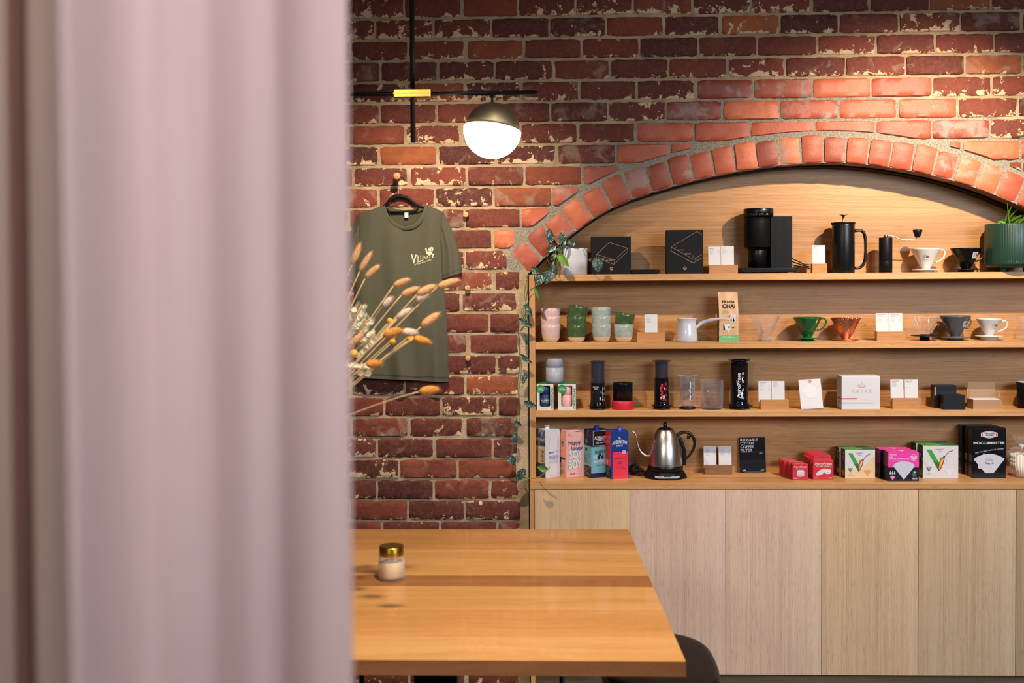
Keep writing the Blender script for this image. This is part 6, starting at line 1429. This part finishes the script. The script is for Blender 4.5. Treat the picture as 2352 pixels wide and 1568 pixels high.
# sugar jar
c = onz(900, 1330, ZT); kj = (CAMD + c.y) / F; jar = thing('sugar_jar', 'small glass jar of raw sugar with gold screw lid on the table', 'jar', (c.x, c.y, ZT + .0005))
def jz(py): return at(900, py, c.y).z - ZT
r = 31 * kj; JG = clearish('jar_glass', 'eef2fa', .03, .10, .9)
H = jz(1252)
MB().lathe([(0, .0), (r * .85, 0), (r * .97, .003), (r, .010), (r * 1.0, H * .55), (r * .96, H * .64), (r * .86, H * .71), (r * .86, H * .80), (r * .80, H * .80), (r * .80, H * .71), (r * .9, H * .63), (r * .93, H * .55), (r * .93, .012), (r * .85, .006), (0, .005)], JG, 56).build('glass_body', jar)
SUG = mat('raw_sugar', 'ffffff', .9); t = NT(SUG); t.l(t.ramp(t.noise(t.obj(), 900, 2), [(.35, 'd8ac78'), (.65, 'f0d0a0')]), t.b.inputs['Base Color'])
MB().lathe([(0, .0055), (r * .84, .0065), (r * .92, .0125), (r * .92, H * .5), (r * .5, H * .56), (0, H * .58)], SUG, 40).build('sugar', jar)
GLD = mat('gold_lid', 'b8923a', .3, 1)
MB().lathe([(r * .93, H * .72), (r * .95, H * .73), (r * .92, H * .76), (r * .95, H * .80), (r * .92, H * .83), (r * .92, H * .95), (r * .88, H * .985), (r * .8, H * .975), (0, H * .975)], GLD, 56).build('screw_lid', jar)
MB().lathe([(r * .9, H * .70), (r * .98, H * .705), (r * .98, H * .72), (r * .9, H * .72)], JG, 48).build('neck_bead', jar)
# stool
ZS = .66
c = onz(1512, 1510, ZS); st = thing('bar_stool', 'black upholstered bar stool tucked under the right end of the table', 'stool', (c.x, c.y, 0))
VIN = mat('black_leather', '101114', .4)
def seat_outline(s, n=44):
    pts = []
    hw, hd = .158 * s, .235 * s
    for i in range(n):
        a = 2 * PI * i / n; ca, sa = math.cos(a), math.sin(a); e = 3.4 if sa > 0 else 3.0
        x = hw * math.copysign(abs(ca) ** (2 / e), ca); y = hd * math.copysign(abs(sa) ** (2 / e), sa)
        if sa > 0: x *= 1 - .22 * (sa ** 2)
        pts.append((x, y))
    return pts
mb = MB(); rings = []
for s_, z_ in ((.90, ZS - .062), (.97, ZS - .058), (1.0, ZS - .045), (1.0, ZS - .03), (.985, ZS - .0255), (.995, ZS - .021), (.985, ZS - .008), (.95, ZS - .002), (.88, ZS), (.5, ZS - .003)): rings.append([(x, y, z_) for x, y in seat_outline(s_)])
loft(mb, rings, VIN, True); mb.build('seat', st)
lz = ZS - .06
for sx, sy in ((-1, -1), (1, -1), (-1, 1), (1, 1)):
    MB().tube([(sx * .1, sy * .15, lz), (sx * .17, sy * .2, 0)], .011, BLACKM, 12).build('leg', st)
MB().tube([(-.15, -.185, .22), (.15, -.185, .22), (.15, .185, .22), (-.15, .185, .22), (-.15, -.185, .22)], .008, BLACKM, 8).build('foot_rail', st)

# ================================================================== dried flowers in a vase behind the curtain
YV = -2.12
fc = lambda x, y: (780 + x / 3.92, 540 + y / 3.92)
mo = at(664, 960, YV); vs_ = thing('vase', 'stone grey vase on the table, mostly behind the curtain, with dried flowers', 'vase', (mo.x, mo.y, ZT + .0005))
hv = mo.z - ZT
MB().lathe([(0, 0), (.035, 0), (.05, .01), (.062, hv * .35), (.055, hv * .6), (.028, hv * .88), (.026, hv * .94), (.032, hv), (.026, hv - .002), (.02, hv * .93), (.02, hv * .8)], mat('vase_stoneware', '8a8680', .6), 48).build('vase_body', vs_)
TAN = mat('bunny_tail', 'ffffff', .95); t = NT(TAN); n_ = t.noise(t.obj(), 300, 3); t.l(t.ramp(n_, [(.3, 'c9935c'), (.7, 'e8bd8c')]), t.b.inputs['Base Color']); t.bump(n_, 1, .004)
PALE = mat('pale_bunny_tail', 'ffffff', .95); t = NT(PALE); n_ = t.noise(t.obj(), 300, 3); t.l(t.ramp(n_, [(.3, 'cdb8a8'), (.7, 'e8dacb')]), t.b.inputs['Base Color']); t.bump(n_, 1, .004)
ORG = mat('golden_bunny_tail', 'ffffff', .95); t = NT(ORG); n_ = t.noise(t.obj(), 300, 3); t.l(t.ramp(n_, [(.3, 'c07a2c'), (.7, 'e6a650')]), t.b.inputs['Base Color']); t.bump(n_, 1, .004)
STM = mat('straw_stem', 'cfae7c', .7)
rf_ = random.Random(4)
HE = [(185, 75, 115, 265, 69, TAN, .12, 'hazy upright tan bunny tail at the curtain edge, leftmost'), (290, 150, 180, 325, 60, TAN, .05, 'upright tan bunny tail, second from the curtain edge'), (355, 270, 230, 385, 63, TAN, 0, 'fluffy bunny tail leaning right, third from the curtain edge'),
      (632, 395, 485, 455, 66, TAN, 0, 'tan bunny tail on a long bare stem across the shirt middle'), (715, 472, 555, 540, 69, TAN, 0, 'tan bunny tail pointing to the shirt side seam, upper centre'), (862, 452, 695, 535, 78, TAN, -.03, 'tan bunny tail just left of the one beneath the shirt sleeve'),
      (1078, 402, 880, 465, 75, TAN, 0, 'farthest-reaching bunny tail, just beneath the right shirt sleeve'), (797, 533, 685, 588, 69, PALE, .03, 'pale white bunny tail tucked under a tan one near the sleeve'), (470, 560, 385, 640, 69, PALE, 0, 'small white bunny tail in front of the shirt centre'),
      (648, 662, 515, 745, 69, PALE, 0, 'white bunny tail above the yellow ball flowers'), (897, 703, 738, 822, 84, TAN, 0, 'plump tan bunny tail at the shirt side, right of the yellow balls'), (395, 905, 560, 850, 93, ORG, -.25, 'blurred golden bunny tail in the middle of the bunch'),
      (697, 880, 560, 868, 78, PALE, -.15, 'blurred pale bunny tail meeting the golden one'), (818, 968, 665, 925, 78, ORG, -.22, 'blurred golden bunny tail right of the yellow ball'), (378, 1152, 240, 1165, 81, ORG, -.25, 'low blurred golden bunny tail near the shirt hem left side'),
      (898, 1385, 715, 1408, 87, ORG, -.25, 'lowest golden bunny tail, below the shirt hem'), (215, 880, 75, 1010, 72, TAN, -.1, 'tan bunny tail low beside the curtain edge')]
def stem_to(mb, A, r=.0012, m=None, sag=.02):
    B = Vector((mo.x + rf_.uniform(-.012, .012), mo.y + rf_.uniform(-.012, .012), mo.z - .06)); A = Vector(A)
    mid = A.lerp(B, .5) + Vector((0, 0, sag)); pts = [A.lerp(mid, t).lerp(mid.lerp(B, t), t) for t in [i / 14 for i in range(15)]]; mb.tube(pts, r, m or STM, 7)
for hx0, hy0, bx0, by0, wd, m, dy, lab in HE:
    tip, bs = fc(hx0, hy0), fc(bx0, by0)
    if hx0 == 395: tip, bs = fc(560, 850), fc(395, 905)
    Yh = -2.02 + dy * .6; T_, B_ = at(*tip, Yh), at(*bs, Yh); d = T_ - B_; o = thing('bunny_tail_grass', lab, 'dried flower', tuple(B_), 0, 'dried bunny tail grasses in the bunch')
    kk = spx(Yh) * wd / 3.92 / 2; n = 18; mb = MB()
    tq = [.5 - .5 * math.cos(PI * i / n) for i in range(n + 1)]; pts = [d * q for q in tq]; rad = [max(.0005, kk * (1 - abs(2 * q - 1) ** 2.3) ** .55 * (1.06 - .2 * q)) for q in tq]
    mb.tube(pts, rad, m, 14)
    dn = d.normalized()
    for q in range(260):
        t_ = rf_.random(); a = rf_.random() * 6.28; side = dn.orthogonal().normalized(); side = Matrix.Rotation(a, 3, dn) @ side; p0 = d * t_ + side * kk * (1 - abs(2 * t_ - 1) ** 2.3) ** .55 * .9
        p1 = p0 + side * kk * .28 + dn * kk * .8; w2 = dn.cross(side) * .0003
        mb.add([p0 - w2, p0 + w2, p1], [(0, 1, 2)], m)
    mb.build('flower_head', o); mb = MB(); rf2 = rf_; stem_to(mb, B_, .0011); s_ = mb.build('stem', o); s_.matrix_parent_inverse = Matrix.Translation(-o.location)
YEL = mat('billy_button_yellow', 'ffffff', .9); t = NT(YEL); n_ = t.noise(t.obj(), 450, 1); t.l(t.ramp(n_, [(.3, 'c98a08'), (.7, 'ecc02c')]), t.b.inputs['Base Color']); t.bump(n_, 1, .003)
for cx_, cy_, rr_, dy, lab in ((452, 772, 28, 0, 'round yellow ball flower, highest of the bunch'), (636, 932, 32, -.02, 'round yellow ball flower farthest right in the bunch'), (478, 960, 29, -.05, 'round yellow ball flower below the blurred golden bunny tail'), (128, 1066, 38, -.2, 'blurred yellow ball flower low at the curtain edge')):
    Yh = -2.02 + dy * .6; C_ = at(*fc(cx_, cy_), Yh); o = thing('billy_button', lab, 'dried flower', tuple(C_), 0, 'yellow ball flowers in the bunch'); R_ = rr_ / 3.92 * spx(Yh)
    MB().ball((0, 0, 0), R_, R_, R_, YEL, 20, 14).build('flower_head', o); mb = MB(); stem_to(mb, C_, .0011); s_ = mb.build('stem', o); s_.matrix_parent_inverse = Matrix.Translation(-o.location)
WL = mat('dried_cream_leaf', 'ffffff', .75); t = NT(WL); t.l(t.ramp(t.noise(t.obj(), 60, 3), [(.35, 'b9bfa8'), (.65, 'eadfc0')]), t.b.inputs['Base Color'])
for (x0, y0), (x1, y1), nl, dy, lab in (((200, 625), (40, 930), 15, -.1, 'upper sprig of round dried cream leaves by the curtain'), ((275, 740), (90, 960), 14, -.05, 'middle sprig of cream leaves left of the upper yellow ball'), ((320, 890), (150, 1060), 12, -.08, 'sprig of pale leaves crossing the thin stems'), ((262, 1210), (60, 1200), 9, -.1, 'lowest sprig of pale green leaves near the shirt hem')):
    Yh = -2.02 + dy * .6; A_, B_ = at(*fc(x0, y0), Yh), at(*fc(x1, y1), Yh); o = thing('leaf_sprig', lab, 'dried flower', tuple(A_), 0, 'sprigs of round dried leaves in the bunch')
    mb = MB(); mb.recalc = False; d = B_ - A_; dn = d.normalized(); sd = dn.cross(Vector((0, 1, 0))).normalized()
    for i in range(nl + 1):
        for s_ in (-1, 1):
            c0 = d * (i / nl) + sd * s_ * .002; r_ = .0062 * (.8 + .4 * rf_.random()); nrm = (Vector((0, -1, 0)) + sd * s_ * rf_.uniform(.2, .9) + dn * rf_.uniform(-.6, .6)).normalized(); u_ = nrm.orthogonal().normalized(); v_ = nrm.cross(u_)
            cc_ = c0 + sd * s_ * r_; vs = [cc_ - nrm * .002] + [cc_ + u_ * r_ * math.cos(a) + v_ * r_ * math.sin(a) * .9 + nrm * .001 * math.cos(2 * a) for a in [2 * PI * j / 12 for j in range(12)]]
            mb.add(vs, [(0, j + 1, (j + 1) % 12 + 1) for j in range(12)], WL, True)
    mb.build('leaves', o); mb = MB(); mb.tube([(0, 0, 0), d], .001, STM, 6); s0 = mb.build('twig', o)
    mb = MB(); stem_to(mb, B_, .001); s_ = mb.build('stem', o); s_.matrix_parent_inverse = Matrix.Translation(-o.location)

# ================================================================== curtain close to the camera
CUR = mat('mauve_curtain', 'ffffff', .85); t = NT(CUR); t.l(t.ramp(t.noise(t.obj((1, 1, .05)), 60, 2), [(.3, 'd3bbb6'), (.7, 'dcc6c0')]), t.b.inputs['Base Color'])
t = NT(CUR); tr = t.n('ShaderNodeBsdfTranslucent'); tr.inputs[0].default_value = lin('d8a898'); mx = t.n('ShaderNodeMixShader'); mx.inputs[0].default_value = .3
t.l(t.b.outputs[0], mx.inputs[1]); t.l(tr.outputs[0], mx.inputs[2]); t.l(mx.outputs[0], t.t.nodes['Material Output'].inputs['Surface'])
CP = [(805, .64), (785, .634), (760, .631), (720, .627), (680, .626), (635, .627), (600, .622), (560, .616), (520, .615), (480, .615), (430, .607), (395, .602), (360, .600), (320, .592), (280, .568), (235, .53), (190, .487), (168, .472), (152, .468), (144, .480), (140, .52), (136, .58), (120, .63), (70, .66), (20, .64), (-60, .665), (-150, .64), (-300, .67)]
cpts = []
for px_, d_ in CP: q = at(px_, 784, -CAMD + d_); cpts.append(Vector((q.x, q.y, 0)))
cpts = smoothp(resample(cpts, .0022), 3); ns = len(cpts) - 1; nz = 12; vs = []; mb = MB()
for j in range(nz + 1):
    z = .02 + 3.0 * j / nz
    for i, q in enumerate(cpts): vs.append((q.x, q.y + .0025 * math.sin(i * .09 + j * .8), z))
mb.add(vs, [(j * (ns + 1) + i, j * (ns + 1) + i + 1, (j + 1) * (ns + 1) + i + 1, (j + 1) * (ns + 1) + i) for j in range(nz) for i in range(ns)], CUR, True)
mb.add([(x, y + .0012, z) for x, y, z in vs], [(j * (ns + 1) + i, (j + 1) * (ns + 1) + i, (j + 1) * (ns + 1) + i + 1, j * (ns + 1) + i + 1) for j in range(nz) for i in range(ns)], CUR, True)
mb.recalc = False
tag(mb.build('curtain'), 'tall mauve curtain hanging out of focus close by, filling the left third', 'curtain')

# ================================================================== light
def spot(name, loc, target, power, col, ang=60, blend=.8, r=.03):
    l = bpy.data.lights.new(name, 'SPOT'); l.energy = power; l.color = col; l.spot_size = math.radians(ang); l.spot_blend = blend; l.shadow_soft_size = r
    o = bpy.data.objects.new(name, l); COL.objects.link(o); o.location = loc; d = Vector(target) - Vector(loc); o.rotation_euler = d.to_track_quat('-Z', 'Y').to_euler(); return o
def area(name, loc, target, power, col, sx, sy):
    l = bpy.data.lights.new(name, 'AREA'); l.shape = 'RECTANGLE'; l.size = sx; l.size_y = sy; l.energy = power; l.color = col
    o = bpy.data.objects.new(name, l); COL.objects.link(o); o.location = loc; d = Vector(target) - Vector(loc); o.rotation_euler = d.to_track_quat('-Z', 'Y').to_euler(); return o
WARM = (1, .79, .57)
spot('track_spot', (at(1080, 640, 0).x, -1.0, 2.66), at(1000, 860, 0), 125, WARM, 92, 1, .02)
spot('track_spot', (at(2200, 640, 0).x, -1.0, 2.66), at(2080, 550, 0), 185, WARM, 90, 1, .02)
spot('table_spot', (.1, -2.7, 3.1), (.0, -1.9, ZT), 230, WARM, 56, .8, .04)
wl = area('window_and_fill_light', (3.2, -5.0, 2.95), (1.1, 0, .5), 43, (.78, .87, 1), 2.4, 1.8); wl.data.spread = math.radians(70)
wl = area('window_and_fill_light', (2.4, -5.8, 3.0), (-.2, -CAMD + .6, 2.15), 10.5, (.90, .87, .92), 1.2, .9); wl.data.spread = math.radians(36)  # added fill lamp aimed at the curtain, not a window of the room
wl = area('window_and_fill_light', (-1.6, -6.4, 3.0), (-.5, -CAMD + .6, 2.2), 6, (1, .92, .84), 1.0, .6); wl.data.spread = math.radians(50)  # weak unseen fill added behind left to lift the curtain's dark fold
w = bpy.data.worlds.new('world'); SC.world = w; w.use_nodes = True; bg = w.node_tree.nodes['Background']; bg.inputs[0].default_value = (.75, .80, 1, 1); bg.inputs[1].default_value = .035
SC.view_settings.view_transform = 'Standard'; SC.view_settings.look = 'None'; SC.view_settings.exposure = 0; SC.view_settings.gamma = 1
